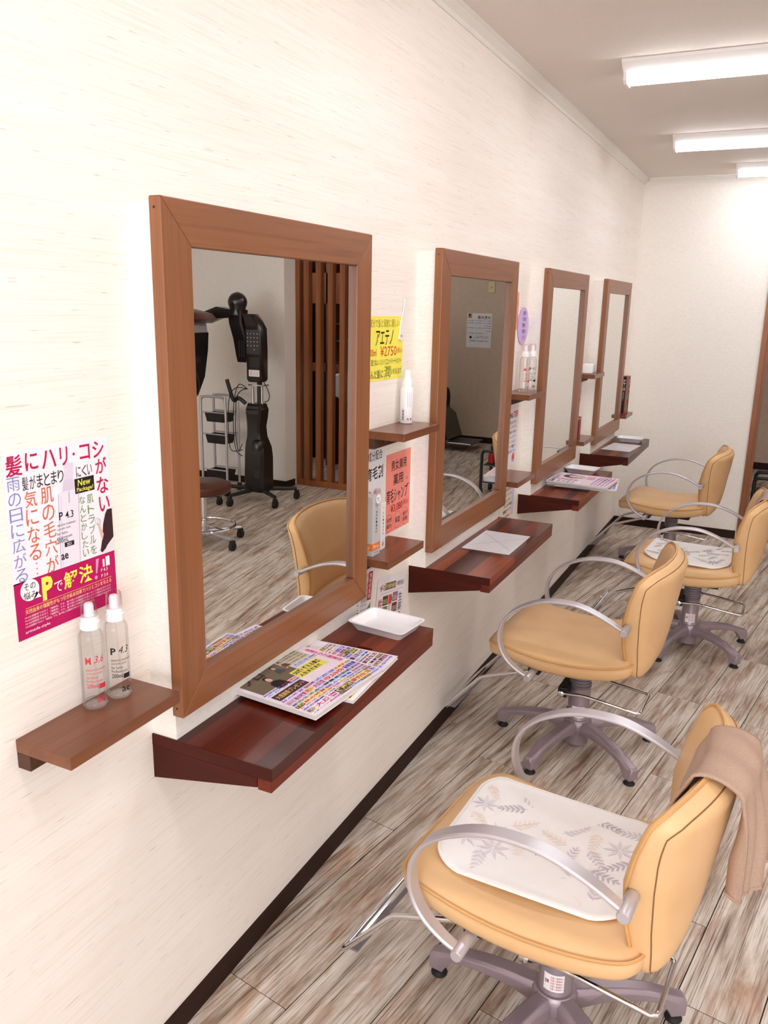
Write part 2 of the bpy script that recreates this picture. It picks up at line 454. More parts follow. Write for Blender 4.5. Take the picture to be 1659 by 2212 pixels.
# ------------------------------------------------------------------ the room
CEIL = 2.43; YB = 6.112; XR = 4.2; YF = -2.6; YE = 9.1
def clip(poly, nx, ny, d):
    out = []
    for i in range(len(poly)):
        a, b = poly[i], poly[(i+1) % len(poly)]
        fa, fb = a[0]*nx+a[1]*ny-d, b[0]*nx+b[1]*ny-d
        if fa >= 0: out.append(a)
        if (fa >= 0) != (fb >= 0):
            t = fa/(fa-fb); out.append((a[0]+(b[0]-a[0])*t, a[1]+(b[1]-a[1])*t))
    return out
def build_floor():
    fl = struct('floor', MB().box(0, XR, YF, YE, -0.06, -0.004), M['gap'])
    ang = math.radians(80.5); el = (math.cos(ang), math.sin(ang)); ew = (math.sin(ang), -math.cos(ang))
    PW, PL, gap = 0.177, 1.22, 0.0014
    off = {-2: 0.228, -1: 0.758, 0: 0.074, 1: 0.62, 2: 0.98, 3: 0.34, 4: 0.92}
    rnd = random.Random(3)
    shared = None
    for k in range(-13, 27):
        w0 = -0.21+0.177*k
        o = off.get(k, rnd.uniform(0, PL))
        for j in range(-4, 10):
            l0 = o+PL*j
            q = [(l0+gap, w0+gap), (l0+PL-gap, w0+gap), (l0+PL-gap, w0+PW-gap), (l0+gap, w0+PW-gap)]
            wq = [(el[0]*a+ew[0]*b, el[1]*a+ew[1]*b) for a, b in q]
            cl = wq
            for h in ((1, 0, 0.001), (-1, 0, -XR+0.001), (0, 1, YF+0.001), (0, -1, -YE+0.001)):
                if cl: cl = clip(cl, *h)
            if len(cl) < 3: continue
            area = abs(sum(cl[i][0]*cl[(i+1) % len(cl)][1]-cl[(i+1) % len(cl)][0]*cl[i][1] for i in range(len(cl))))/2
            if area < 0.0008: continue
            cx, cyy = el[0]*(l0+PL/2)+ew[0]*(w0+PW/2), el[1]*(l0+PL/2)+ew[1]*(w0+PW/2)
            if len(cl) == 4 and all(math.dist(a, b) < 1e-6 for a, b in zip(cl, wq)):
                if shared is None:
                    mb = MB(); hx, hy, b = PL/2-gap, PW/2-gap, 0.0009
                    mb.loft([[(-hx, -hy, -0.0039), (hx, -hy, -0.0039), (hx, hy, -0.0039), (-hx, hy, -0.0039)],
                             [(-hx, -hy, -b), (hx, -hy, -b), (hx, hy, -b), (-hx, hy, -b)],
                             [(-hx+b, -hy+b, 0), (hx-b, -hy+b, 0), (hx-b, hy-b, 0), (-hx+b, hy-b, 0)]])
                    shared = mb.mesh('plank', M['plank'])
                me = shared
            else:
                loc = [((x-cx)*el[0]+(y-cyy)*el[1], -((x-cx)*el[1]*-1*-1) if False else (x-cx)*(-el[1])+(y-cyy)*el[0]) for x, y in cl]
                mb = MB().prism(loc, lambda a, b, t: (a, b, t), -0.0039, 0.0)
                me = mb.mesh('plank', M['plank'])
            p = bpy.data.objects.new('plank', me); COL.objects.link(p)
            p.parent = fl; p.location = (cx, cyy, 0); p.rotation_euler = (0, 0, ang)
    return fl
build_floor()
struct('ceiling', MB().box(-0.1, XR+0.1, YF-0.1, YE+0.1, CEIL, CEIL+0.08), M['ceiling'])
struct('wall_left', MB().box(-0.1, 0, YF, YE, -0.06, CEIL), M['wallpaper'])
struct('wall_front', MB().box(-0.1, 0.55, YF-0.1, YF, -0.06, CEIL).box(3.65, XR+0.1, YF-0.1, YF, -0.06, CEIL).box(0.55, 3.65, YF-0.1, YF, -0.06, 0.28).box(0.55, 3.65, YF-0.1, YF, 2.22, CEIL), M['emboss'])  # unseen wall, opening left for the assumed window
wn = struct('assumed_window_1', MB().box(0.55, 3.65, YF-0.08, YF-0.02, 0.28, 0.33).box(0.55, 3.65, YF-0.08, YF-0.02, 2.17, 2.22).box(0.55, 0.60, YF-0.08, YF-0.02, 0.33, 2.17).box(3.60, 3.65, YF-0.08, YF-0.02, 0.33, 2.17), M['armmetal'])  # assumed window, added out of view to let the area light in
for k in range(3):
    MB().box(0.60+k, 1.60+k, YF-0.053, YF-0.047, 0.33, 2.17).build('pane', M['clear'], wn)
    if k: MB().box(0.58+k, 0.62+k, YF-0.046, YF-0.02, 0.33, 2.17).build('mullion', M['armmetal'], wn)
struct('wall_right', MB().box(XR, XR+0.1, YF, YE, -0.06, CEIL), M['emboss'])
struct('wall_end', MB().box(0, XR, YE, YE+0.1, -0.06, CEIL), M['dimwall'])
JX = 0.853
struct('wall_back', MB().box(0, JX, YB, YB+0.12, 0, CEIL).box(JX, 2.89, YB, YB+0.12, 2.18, CEIL), M['emboss'])
struct('wall_alcove', MB().box(2.895, XR, 5.86, 6.23, 0, CEIL), M['emboss'])
struct('baseboard_left', MB().box(0, 0.007, YF, YB, 0, 0.058), M['baseb'])
struct('baseboard_back', MB().box(0.007, JX, YB-0.007, YB, 0, 0.058), M['baseb'])
struct('baseboard_alcove', MB().box(2.888, XR, 5.853, 5.86, 0, 0.058).box(2.888, 2.895, 5.86, 6.0, 0, 0.058), M['baseb'])
struct('baseboard_end', MB().box(0.2, XR, YE-0.008, YE, 0, 0.07), M['baseb'])
cp = [(0, 0), (0.006, 0), (0.010, 0.012), (0.026, 0.030), (0.034, 0.034), (0.034, 0.040), (0, 0.040)]
struct('trim_1', MB().prism(cp, lambda a, b, t: (a, t, CEIL-0.040+b), YF, YB), M['crown'])
struct('trim_2', MB().prism(cp, lambda a, b, t: (t, YB-a, CEIL-0.040+b), 0.034, 2.89), M['crown'])
# timber jamb of the opening in the back wall
dj = struct('door_1', MB().box(JX, JX+0.032, YB-0.02, YB+0.13, 0, 2.21), M['slat'])
MB().box(JX+0.032, JX+0.05, YB+0.03, YB+0.10, 0, 2.18).build('door_stop', M['slat'], dj)
MB().box(JX-0.006, JX, YB-0.012, YB, 0, 2.21).build('edge_strip', M['crown'], dj)
# ------------------------------------------------------------------ ceiling lights
def batten(x0, y, L, label):
    t = thing('ceiling_light', label, 'light', (x0, y, CEIL), group='white batten lights on the ceiling')
    w = 0.1
    MB().prism([(-w, 0), (-w, -0.010), (-0.047, -0.036), (0.047, -0.036), (w, -0.010), (w, 0)], lambda a, b, q: (q, a, b), 0, L).build('housing', M['whitepaint'], t)
    n = 9; rings = []
    prof = [(0.046*math.cos(PI*k/(n-1)), -0.036-0.030*math.sin(PI*k/(n-1))**0.7) for k in range(n)]
    for q, s in ((0.012, 0.82), (0.02, 1), (L-0.02, 1), (L-0.012, 0.82)):
        rings.append([(q, a*s, -0.036+(b+0.036)*s) for a, b in prof])
    MB().loft(rings).build('diffuser', M['lamp'], t, smooth=True)
    for q in (0.0, L-0.012):
        MB().prism([(-0.05, -0.030), (0.05, -0.030), (0.044, -0.058), (0.03, -0.068), (-0.03, -0.068), (-0.044, -0.058)], lambda a, b, p: (p, a, b), q, q+0.012).build('end_cap', M['whitepaint'], t)
    return t
for i, (x0, y, lab) in enumerate([
        (0.355, 3.36, 'largest white batten light in view on the ceiling, nearest the camera'),
        (0.355, 4.77, 'middle white batten light on the ceiling, between the other two'),
        (0.60, 5.76, 'farthest white batten light on the ceiling, right by the back wall'),
        (0.355, 1.95, 'assumed white batten light on the ceiling just above the first mirror, out of view'),  # unseen front of the left row, assumed by continuing its spacing
        (0.355, 0.54, 'assumed white batten light on the ceiling beside the camera, out of view'),
        (0.355, -0.87, 'assumed white batten light on the ceiling behind the camera, out of view'),
        (2.50, 1.95, 'added white batten light third in the right row, out of view'),  # right row added out of view to even out light on the left wall
        (2.50, 0.54, 'added white batten light fourth in the right row, out of view'),
        (2.50, -0.87, 'added white batten light last in the right row behind the camera, out of view')]):
    batten(x0, y, 1.25, lab)
batten(2.2, 8.0, 0.9, 'short batten light added to brighten the dim room past the opening, out of view')  # added unseen lamp, lifts the end wall seen in the second mirror
batten(3.2, 7.7, 0.9, 'short batten light added above the black shampoo chair to brighten the wall, out of view')  # another added lamp for the same end wall, no fixture known here
batten(2.9, 6.5, 1.0, 'short batten light added to brighten the shelf unit behind the screen, out of view')  # added unseen lamp, lights the shelf unit front through the slats
# ------------------------------------------------------------------ mirrors on boxed-out panels
MY = [1.092, 2.304, 3.503, 4.736]; MW = 0.757; ZB, ZT = 0.796, 1.725; FX0, FX1 = 0.058, 0.083; FWD = 0.075
MLAB = ['largest brown wood framed mirror, nearest the camera, reflecting the black salon machine',
        'second brown wood framed mirror, reflecting a dim wall with a notice',
        'third brown wood framed mirror, pale reflection, above the fanned magazines',
        'smallest and farthest brown wood framed mirror, beside the back wall corner']
for i, y0 in enumerate(MY):
    struct('trim_%d' % (i+3), MB().box(0, FX0, y0+0.008, y0+MW-0.008, 0.7415, ZT-0.008), M['emboss'])
    t = thing('wall_mirror', MLAB[i], 'mirror', (FX0, y0, ZB), group='framed mirrors in a row on the left wall')
    H, g, D = ZT-ZB, 0.0004, FX1-FX0
    a = FWD
    # rails and stiles with mitred corners, local (y, z)
    for nm, poly, mt in (('frame_rail', [(g, 0), (MW-g, 0), (MW-a-g, a), (a+g, a)], M['rail']),
                         ('frame_rail', [(a+g, H-a), (MW-a-g, H-a), (MW-g, H), (g, H)], M['rail']),
                         ('frame_stile', [(0, g), (a, a+g), (a, H-a-g), (0, H-g)], M['stile']),
                         ('frame_stile', [(MW, g), (MW, H-g), (MW-a, H-a-g), (MW-a, a+g)], M['stile'])):
        MB().prism(poly, lambda p, q, d: (d, p, q), 0, D).build(nm, mt, t, bevel=0.0018)
    MB().box(0.007, 0.0125, a-0.006, MW-a+0.006, a-0.006, H-a+0.006).build('glass', M['mirror'], t)
    sc = MB()
    for zz in (0.018, H-0.018):
        sc.lathe([(0.0022, -0.0004), (0.0022, 0.001)], 8, (D*0.45, 0.0, zz), 'y')
    sc.build('screw_hole', M['rubber'], t)['kind'] = 'stuff'
    kn = MB()
    rk = random.Random(i+5)
    for _ in range(3):
        yy = rk.uniform(0.2, 0.6)
        kn.lathe([(0.0028, -0.001), (0.0020, 0.0003)], 8, (D, yy, H-rk.uniform(0.02, 0.05)), 'x')
    kn.build('knot', M['seam'], t)['kind'] = 'stuff'
# ------------------------------------------------------------------ counters under the mirrors
CZ, CX, CT = 0.7415, 0.2766, 0.0235
CLAB = ['dark red wooden wall counter under the largest mirror, holding two magazines and a tray',
        'dark red wooden wall counter with a clear plastic sleeve of paper on it',
        'dark red wooden wall counter with fanned magazines overhanging its front edge',
        'dark red wooden wall counter farthest back, with a tray and a paper sheet']
CY = [(1.096, 0.760), (2.312, 0.757), (3.520, 0.757), (4.748, 0.790)]
for i, (y0, L) in enumerate(CY):
    t = thing('wall_counter', CLAB[i], 'counter', (0, y0, CZ-0.095), group='wall counters under the mirrors')
    top = 0.095; rn = random.Random(20+i)
    ns = 7; w = CX/ns
    for s in range(ns):
        cuts = [0.003] + sorted(rn.uniform(0.15, L-0.15) for _ in range(1 if s % 2 else 2)) + [L-0.003]
        for a, b in zip(cuts, cuts[1:]):
            if b-a < 0.02: continue
            MB().box(s*w+0.0001, (s+1)*w-0.0001, a+0.0001, b-0.0001, top-CT, top).build('stave', M['mahog'], t)
    for yy in (0.0, L-0.003): MB().box(0, CX, yy, yy+0.003, top-CT, top).build('edge_band', M['mahog_dark'], t)
    MB().box(CX-0.030, CX, 0, L, top-CT-0.0245, top-CT-0.0004).build('fascia', M['mahog'], t, bevel=0.0012)
    for yy in (0.0, L-0.024):
        MB().prism([(0, 0), (CX-0.031, top-CT-0.021), (CX-0.031, top-CT-0.0004), (0, top-CT-0.0004)], lambda a, b, q: (a, q, b), yy, yy+0.024).build('bracket', M['mahog_dark'], t, bevel=0.001)
    MB().prism([(0, 0.006), (CX-0.031, top-CT-0.015), (CX-0.031, top-CT-0.009), (0, 0.012)], lambda a, b, q: (a, q, b), 0.0245, L-0.0245).build('bottom_panel', M['mahog_dark'], t)
# ------------------------------------------------------------------ little shelves between the mirrors
def shelf(y0, y1, z, label):
    t = thing('wall_shelf', label, 'shelf', (0, y0, z), group='small brown shelves between the mirrors')
    L = y1-y0
    MB().box(0, 0.118, 0, L, -0.022, 0).build('board', M['shelf'], t, bevel=0.0012)
    MB().box(0, 0.028, 0.0005, L-0.0005, -0.050, -0.0222).build('cleat', M['shelf_end'], t, bevel=0.001)
    sc = MB()
    for yy in (0.07, L-0.07): sc.lathe([(0.004, 0.0), (0.004, 0.002)], 10, (0.028, yy, -0.036), 'x')
    sc.build('screw_plug', M['shelf'], t)['kind'] = 'stuff'
SH = [(0.792, 1.045, 0.883, 'small brown shelf at the left edge holding two clear spray bottles'),
      (1.989, 2.240, 1.223, 'small upper shelf holding the white spray bottle'),
      (1.907, 2.150, 0.883, 'small lower shelf holding the grey and white cartons'),
      (3.188, 3.434, 1.223, 'small upper shelf holding two clear spray bottles, beside the third mirror'),
      (3.097, 3.348, 0.883, 'empty small lower shelf between the second and third mirrors'),
      (4.417, 4.667, 1.223, 'small upper shelf holding the small white box-shaped device'),
      (4.273, 4.533, 0.883, 'small lower shelf between the third and fourth mirrors with red box'),
      (5.517, 5.763, 0.885, 'small shelf past the last mirror holding a dark printed carton')]
for s in SH: shelf(*s)
# ------------------------------------------------------------------ styling chairs
SEATP = lambda x: 0.409+0.6*(x+0.03)**2-(4.6*(x+0.2)**2 if x < -0.2 else 0)      # height of the seat piping
def seat_outline(n=56):
    half = [(-0.302, 0.0), (-0.301, 0.11), (-0.293, 0.172), (-0.268, 0.212), (-0.225, 0.233), (-0.11, 0.239), (0.05, 0.238), (0.15, 0.232), (0.195, 0.215), (0.212, 0.17), (0.215, 0.08), (0.215, 0.0)]
    pts = half + [(x, -y) for x, y in half[-2:0:-1]]
    sp = cr_spline([(x, y, 0) for x, y in pts], 3, True)
    return [(p.x, p.y) for p in sp]
XS = [(0.385, 0.190), (0.434, 0.177), (0.502, 0.164), (0.586, 0.162), (0.659, 0.179), (0.728, 0.204), (0.753, 0.219), (0.785, 0.227)]
TS = [(0.385, 0.022), (0.434, 0.036), (0.502, 0.046), (0.586, 0.050), (0.659, 0.040), (0.728, 0.029), (0.77, 0.029)]
TOPZ = [(0.0, 0.771), (0.08, 0.770), (0.15, 0.767), (0.205, 0.761), (0.228, 0.752), (0.241, 0.732)]
def back_outline():
    half = [(0.0, 0.384), (0.11, 0.384), (0.158, 0.388), (0.184, 0.408), (0.197, 0.47), (0.214, 0.56), (0.231, 0.65), (0.240, 0.705), (0.2405, 0.735), (0.229, 0.752), (0.205, 0.761), (0.15, 0.767), (0.08, 0.770), (0.0, 0.771)]
    pts = half + [(-y, z) for y, z in half[-2:0:-1]]
    sp = cr_spline([(y, z, 0) for y, z in pts], 3, True)
    return [(p.x, p.y) for p in sp]
def back_x(y, z, front=True):
    """front surface of the back at (y, z): leans back and wraps round the sitter"""
    f = 0.40+0.60*max(0.0, min(1.0, (z-0.40)/0.30))
    return lerp_tab(XS, z) + 0.84*(0.0555-y*y)*f
def rear_drop(z):
    q = max(0.0, min(1.0, (z-0.66)/0.11)); return 0.016*q*q*(3-2*q)
def build_chair():
    t = thing('styling_chair', 'tan leather styling chair', 'chair')
    # --- seat
    ol = seat_outline()
    def ring(s, dz, dip=0.0):
        return [(x*s-0.043*(1-s), y*s, SEATP(x*s-0.043*(1-s))+dz) for x, y in ol]
    seat = MB().loft([ring(0.5, -0.050), ring(0.9, -0.049), ring(0.965, -0.045), ring(0.995, -0.034), ring(1.004, -0.018), ring(1.0, -0.002), ring(0.985, 0.002), ring(0.95, 0.013), ring(0.86, 0.022), ring(0.68, 0.029), ring(0.42, 0.033), ring(0.15, 0.034)]).build('seat', M['leather'], t, smooth='all')
    MB().tube([(x*1.003, y*1.003, SEATP(x)+0.001) for x, y in ol], 0.0040, 6, True).build('piping', M['piping'], seat, smooth=True)
    # --- backrest
    bo = back_outline(); CZc = 0.58
    def bring(s, a, b):
        """a: fraction front(0) to rear seam(1); b: extra offset"""
        r = []
        for y, z in bo:
            yy, zz = y*s, CZc+(z-CZc)*s
            r.append((back_x(yy, zz)+a*lerp_tab(TS, zz)+b, yy, zz-a*rear_drop(zz)))
        return r
    back = MB().loft([bring(0.08, 0, -0.006), bring(0.35, 0, -0.008), bring(0.65, 0, -0.011), bring(0.86, 0, -0.012), bring(0.945, 0, -0.010), bring(0.978, 0, -0.003), bring(1.0, 0, 0.001),
                      bring(1.012, 0.35, 0), bring(1.012, 0.7, 0), bring(1.0, 1, 0), bring(0.975, 1, 0.009), bring(0.90, 1, 0.019), bring(0.75, 1, 0.029), bring(0.5, 1, 0.037), bring(0.25, 1, 0.041), bring(0.08, 1, 0.042)]).build('backrest', M['leather'], t, smooth='all')
    MB().tube([(back_x(y, z)+0.001, y*1.004, CZc+(z-CZc)*1.004) for y, z in bo], 0.0042, 6, True).build('piping', M['piping'], back, smooth=True)
    MB().tube([(back_x(y, z)+lerp_tab(TS, z), y*1.002, CZc+(z-CZc)*1.002-rear_drop(z)) for y, z in bo], 0.0013, 5, True).build('seam', M['seam'], back)
    # --- arms: flat alloy loops
    arm = [(-0.116, 0.353), (-0.151, 0.368), (-0.187, 0.393), (-0.212, 0.425), (-0.225, 0.462), (-0.224, 0.507), (-0.208, 0.547), (-0.179, 0.581), (-0.14, 0.607), (-0.097, 0.626), (-0.051, 0.637), (0.008, 0.640), (0.051, 0.634), (0.093, 0.621), (0.135, 0.603), (0.183, 0.578)]
    for s in (-1, 1):
        path = [(p.x, s*0.268, p.y) for p in cr_spline([(x, z, 0) for x, z in arm], 3)]
        m = len(path)
        wd = [0.024+0.014*math.sin(PI*min(1, max(0, i/(m-1))))**0.6 for i in range(m)]
        ar = MB().tube(path, 0, flat=(wd, 0.0095, (0, 1, 0))).build('armrest', M['armmetal'], t, smooth=True)
        for (x, z), inn in (((0.183, 0.578), 0.222), ((-0.116, 0.353), 0.17)):
            lo, hi = (inn, 0.289)
            prof = [(0.0085, lo), (0.0125, lo+0.002), (0.0125, hi-0.003), (0.0105, hi)]
            MB().lathe([(r, s*q) for r, q in prof], 16, (x, 0, z), 'y').build('arm_pin', M['armmetal'], ar, smooth=True)
    # --- under-seat plate, column with bellows, hub
    MB().box(-0.13, 0.12, -0.13, 0.13, 0.338, 0.358).build('seat_plate', M['blackmat'], t, bevel=0.003)
    MB().box(-0.14, -0.10, -0.20, 0.20, 0.334, 0.352).build('cross_bar', M['blackmat'], t)
    col = MB().lathe([(0.030, 0.05), (0.040, 0.10), (0.040, 0.105), (0.0375, 0.11), (0.0375, 0.235), (0.034, 0.238)], 28).build('column', M['basemetal'], t, smooth=True)
    bel = []
    for k in range(9):
        z = 0.236+0.0115*k
        bel += [(0.0345, z), (0.039, z+0.003), (0.039, z+0.007), (0.0345, z+0.010)]
    MB().lathe(bel, 24).build('bellows', M['bellows'], t, smooth=True)
    hub = MB().lathe([(0.036, 0.014), (0.043, 0.018), (0.043, 0.06), (0.050, 0.072), (0.050, 0.104), (0.044, 0.112), (0.030, 0.113)], 28).build('hub', M['basemetal'], t, smooth=True)
    # sticker on the column
    st = MB(); n = 8
    def sp(a, z, r=0.0379): return (r*math.cos(a), r*math.sin(a), z)
    A0 = math.radians(-115); A1 = math.radians(-45)
    st.add([sp(A0+(A1-A0)*k/n, z) for z in (0.125, 0.168) for k in range(n+1)], [(k, k+1, n+2+k, n+1+k) for k in range(n)])
    stk = st.build('sticker', M['paper'], col)
    pr = Print(lambda u, v, h: sp(A0+(A1-A0)*u/100, 0.168-0.043*v/60, 0.0380+h))
    for k in range(5): pr.text('注意ご使用前に', 35, 6+k*10, 96, 13+k*10, (178, 44, 60))
    pr.text('注意', 6, 20, 28, 34, (178, 44, 60), 0.02)
    pr.finish(stk)
    # --- five-armed base
    for k in range(5):
        a = math.radians(180+72*k); ca, sa = math.cos(a), math.sin(a)
        tops = [(0.035, 0.110), (0.10, 0.109), (0.16, 0.103), (0.21, 0.094), (0.25, 0.081), (0.285, 0.069), (0.302, 0.064)]
        bots = [(0.035, 0.062), (0.10, 0.075), (0.16, 0.076), (0.21, 0.070), (0.243, 0.060), (0.262, 0.035), (0.266, 0.022)]
        rings = []
        prof = [(tops[i], bots[i]) for i in range(6)] + [((0.298, 0.066), (0.268, 0.021)), ((0.304, 0.058), (0.302, 0.021))]
        for i, (tp, bt) in enumerate(prof):
            w = 0.024-0.006*i/(len(prof)-1); tw = w*0.62
            def P(r, y, z): return (r*ca-y*sa, r*sa+y*ca, z)
            zm = bt[1]+(tp[1]-bt[1])*0.72; rm = bt[0]+(tp[0]-bt[0])*0.72
            rings.append([P(bt[0], -w, bt[1]), P(bt[0], w, bt[1]), P(rm, w, zm), P(tp[0], tw, tp[1]), P(tp[0], -tw, tp[1]), P(rm, -w, zm)])
        lg = MB().loft(rings).build('leg', M['basemetal'], t, smooth=True, bevel=0.002)
        MB().lathe([(0.019, 0.0), (0.020, 0.003), (0.013, 0.010), (0.013, 0.022)], 16, (0.283*ca, 0.283*sa, 0)).build('rubber_foot', M['rubber'], lg, smooth=True)
    # --- pump pedal: chrome U with black bracket
    ped = [(-0.045, -0.087, 0.232), (0.03, -0.087, 0.240), (0.06, -0.087, 0.238), (0.215, -0.087, 0.222), (0.226, -0.080, 0.221), (0.228, -0.07, 0.221), (0.228, 0.07, 0.221), (0.226, 0.080, 0.221), (0.215, 0.087, 0.222), (0.06, 0.087, 0.238), (0.03, 0.087, 0.240), (-0.045, 0.087, 0.232)]
    pd = MB().tube(ped, 0.0058, 10).build('pump_pedal', M['chrome'], t, smooth=True)
    MB().box(-0.062, -0.030, -0.080, 0.080, 0.212, 0.250).build('pedal_bracket', M['rubber'], pd, bevel=0.004)
    for s in (-1, 1):
        MB().lathe([(0.011, s*0.082), (0.011, s*0.097), (0.007, s*0.099)], 14, (-0.046, 0, 0.232), 'y').build('pedal_knob', M['chrome'], pd, smooth=True)
    # --- footrest
    fr = [(-0.13, -0.150, 0.325), (-0.30, -0.152, 0.262), (-0.335, -0.153, 0.243), (-0.36, -0.155, 0.215), (-0.445, -0.158, 0.118), (-0.456, -0.155, 0.105), (-0.460, -0.145, 0.101)]
    fp = cr_spline(fr, 3)
    loop = [tuple(p) for p in fp] + [(p.x, -p.y, p.z) for p in reversed(fp)]
    ft = MB().tube(loop, 0.0075, 10).build('footrest', M['chrome'], t, smooth=True)
    MB().tube([(-0.420, -0.153, 0.146), (-0.420, 0.153, 0.146)], 0.0065, 8).build('foot_bar', M['chrome'], ft, smooth=True)
    MB().box(-0.452, -0.425, -0.148, 0.148, 0.100, 0.106).build('rubber_tread', M['bellows'], ft, bevel=0.002)
    return t
proto = build_chair()
CH = [(0.734, 1.518, -0.084, -4, 'tan leather styling chair nearest the camera, with floral pad and folded brown towel'),
      (0.497, 2.762, -0.037, -2, 'tan leather styling chair with a bare seat and no towel, second from the camera'),
      (0.757, 3.948, -0.036, 0, 'tan leather styling chair third from the camera, with floral pad and towel'),
      (0.500, 5.217, -0.054, 0, 'tan leather styling chair farthest away, bare seat, against the white back wall')]
CHAIRS = []
for i, (x, y, r, br, lab) in enumerate(CH):
    c = proto if i == 0 else copy_tree(proto)
    c.location = (x, y, 0); c.rotation_euler = (0, 0, r)
    tag(c, lab, 'chair', 'tan styling chairs in front of the mirrors')
    CHAIRS.append(c)
def seat_top(x, y):
    """height of the seat surface in chair space"""
    s = max(abs(y)/0.238, (abs(x+0.043)/0.259))
    s = min(1.0, s)
    dz = lerp_tab([(0.15, 0.034), (0.42, 0.033), (0.68, 0.029), (0.86, 0.022), (0.95, 0.014), (1.0, 0.002)], s)
    return SEATP(x)+dz
def sprig(pr, cx, cy_, ang, L, n, col, w=0.34):
    ca, sa = math.cos(ang), math.sin(ang)
    def T(a, b): return (cx+a*ca-b*sa, cy_+a*sa+b*ca)
    p0, p1 = T(-L/2, 0), T(L/2, 0)
    pr.line(*p0, *p1, 1.1, col)
    for k in range(n):
        a = -L/2+L*(k+0.6)/n; ll = L*0.36*(1-0.45*k/n)
        for s in (-1, 1):
            pts = []
            th = s*math.radians(48)
            for u, v in ((0, 0), (0.3, w*0.42), (0.65, w*0.40), (1, 0), (0.65, -w*0.40), (0.3, -w*0.42)):
                pu, pv = ll*u, ll*v*0.7
                pts.append(T(a+pu*math.cos(th)-pv*math.sin(th), pu*math.sin(th)+pv*math.cos(th)))
            pr.poly(pts, col, 'leaf_print')
    pts = [T(L/2+L*0.22*u, L*0.22*v) for u, v in ((0, 0), (0.4, 0.2), (1, 0), (0.4, -0.2))]
    pr.poly(pts, col, 'leaf_print')
def fan(pr, cx, cy_, L, n, col, a0):
    for k in range(n):
        th = a0+2*PI*k/n; c, s = math.cos(th), math.sin(th)
        pr.poly([(cx+L*(u*c-v*s), cy_+L*(u*s+v*c)) for u, v in ((0.06, 0), (0.45, 0.12), (1, 0), (0.45, -0.12))], col, 'leaf_print')
def seat_pad(chair, x0, x1, hw, rot, label, seed, dark):
    t = thing('seat_pad', label, 'seat pad', chair.location, chair.rotation_euler.z, 'floral seat pads on the chairs')
    cxp = (x0+x1)/2; hx = (x1-x0)/2; cr_, sr_ = math.cos(rot), math.sin(rot)
    def W(u, v, h):
        x = cxp+u*cr_-v*sr_; y = u*sr_+v*cr_
        return (x, y, seat_top(x, y)+h)
    rad = 0.065
    ol = []
    for qx, qy, a0 in ((1, 1, 0), (-1, 1, 90), (-1, -1, 180), (1, -1, 270)):
        for k in range(9):
            a = math.radians(a0+90*k/8)
            ol.append((qx*(hx-rad)+rad*math.cos(a), qy*(hw-rad)+rad*math.sin(a)))
    def ring(s, h): return [W(u*s, v*s, h) for u, v in ol]
    mb = MB().loft([ring(0.05, 0.001), ring(0.5, 0.001), ring(0.97, 0.001), ring(1.0, 0.004), ring(1.003, 0.008), ring(0.99, 0.0115), ring(0.965, 0.0115), ring(0.94, 0.0105), ring(0.85, 0.0112), ring(0.7, 0.0112), ring(0.5, 0.0112), ring(0.3, 0.0112), ring(0.05, 0.0112)])
    pad = mb.build('pad_body', M['padcloth'], t, smooth='all')
    MB().tube([W(u*0.999, v*0.999, 0.0075) for u, v in ol], 0.0048, 6, True).build('binding', M['padcloth'], t, smooth=True)
    pr = Print(lambda u, v, h: W(u/1000, v/1000, 0.0118+h))
    rn = random.Random(seed)
    cols = [(214, 204, 212), (192, 182, 194), (240, 222, 208), (220, 212, 218)] if not dark else [(176, 174, 176), (198, 192, 188), (212, 202, 192), (186, 182, 188)]
    HX, HW = hx*1000-22, hw*1000-22
    pts = []
    tries = 0
    while len(pts) < 30 and tries < 6000:
        tries += 1
        a, b = rn.uniform(-HX+14, HX-14), rn.uniform(-HW+14, HW-14)
        if all(math.hypot(a-p[0], b-p[1]) > 49 for p in pts): pts.append((a, b))
    for k, (a, b) in enumerate(pts):
        col = cols[k % 4]
        L = min(74, 2*(HX-abs(a))+34, 2*(HW-abs(b))+34)
        if k % 4 == 3: fan(pr, a, b, min(36, L*0.5), 8, col, rn.uniform(0, 1))
        else: sprig(pr, a, b, rn.uniform(0, 6.28), L*0.80, 5, col, 0.46)
    pr.finish(pad)
    return t
seat_pad(CHAIRS[0], -0.240, 0.155, 0.176, 0.05, 'off-white floral seat pad on the nearest tan chair', 5, False)
seat_pad(CHAIRS[2], -0.215, 0.155, 0.174, -0.03, 'white floral seat pad with grey leaves on the third chair', 9, True)
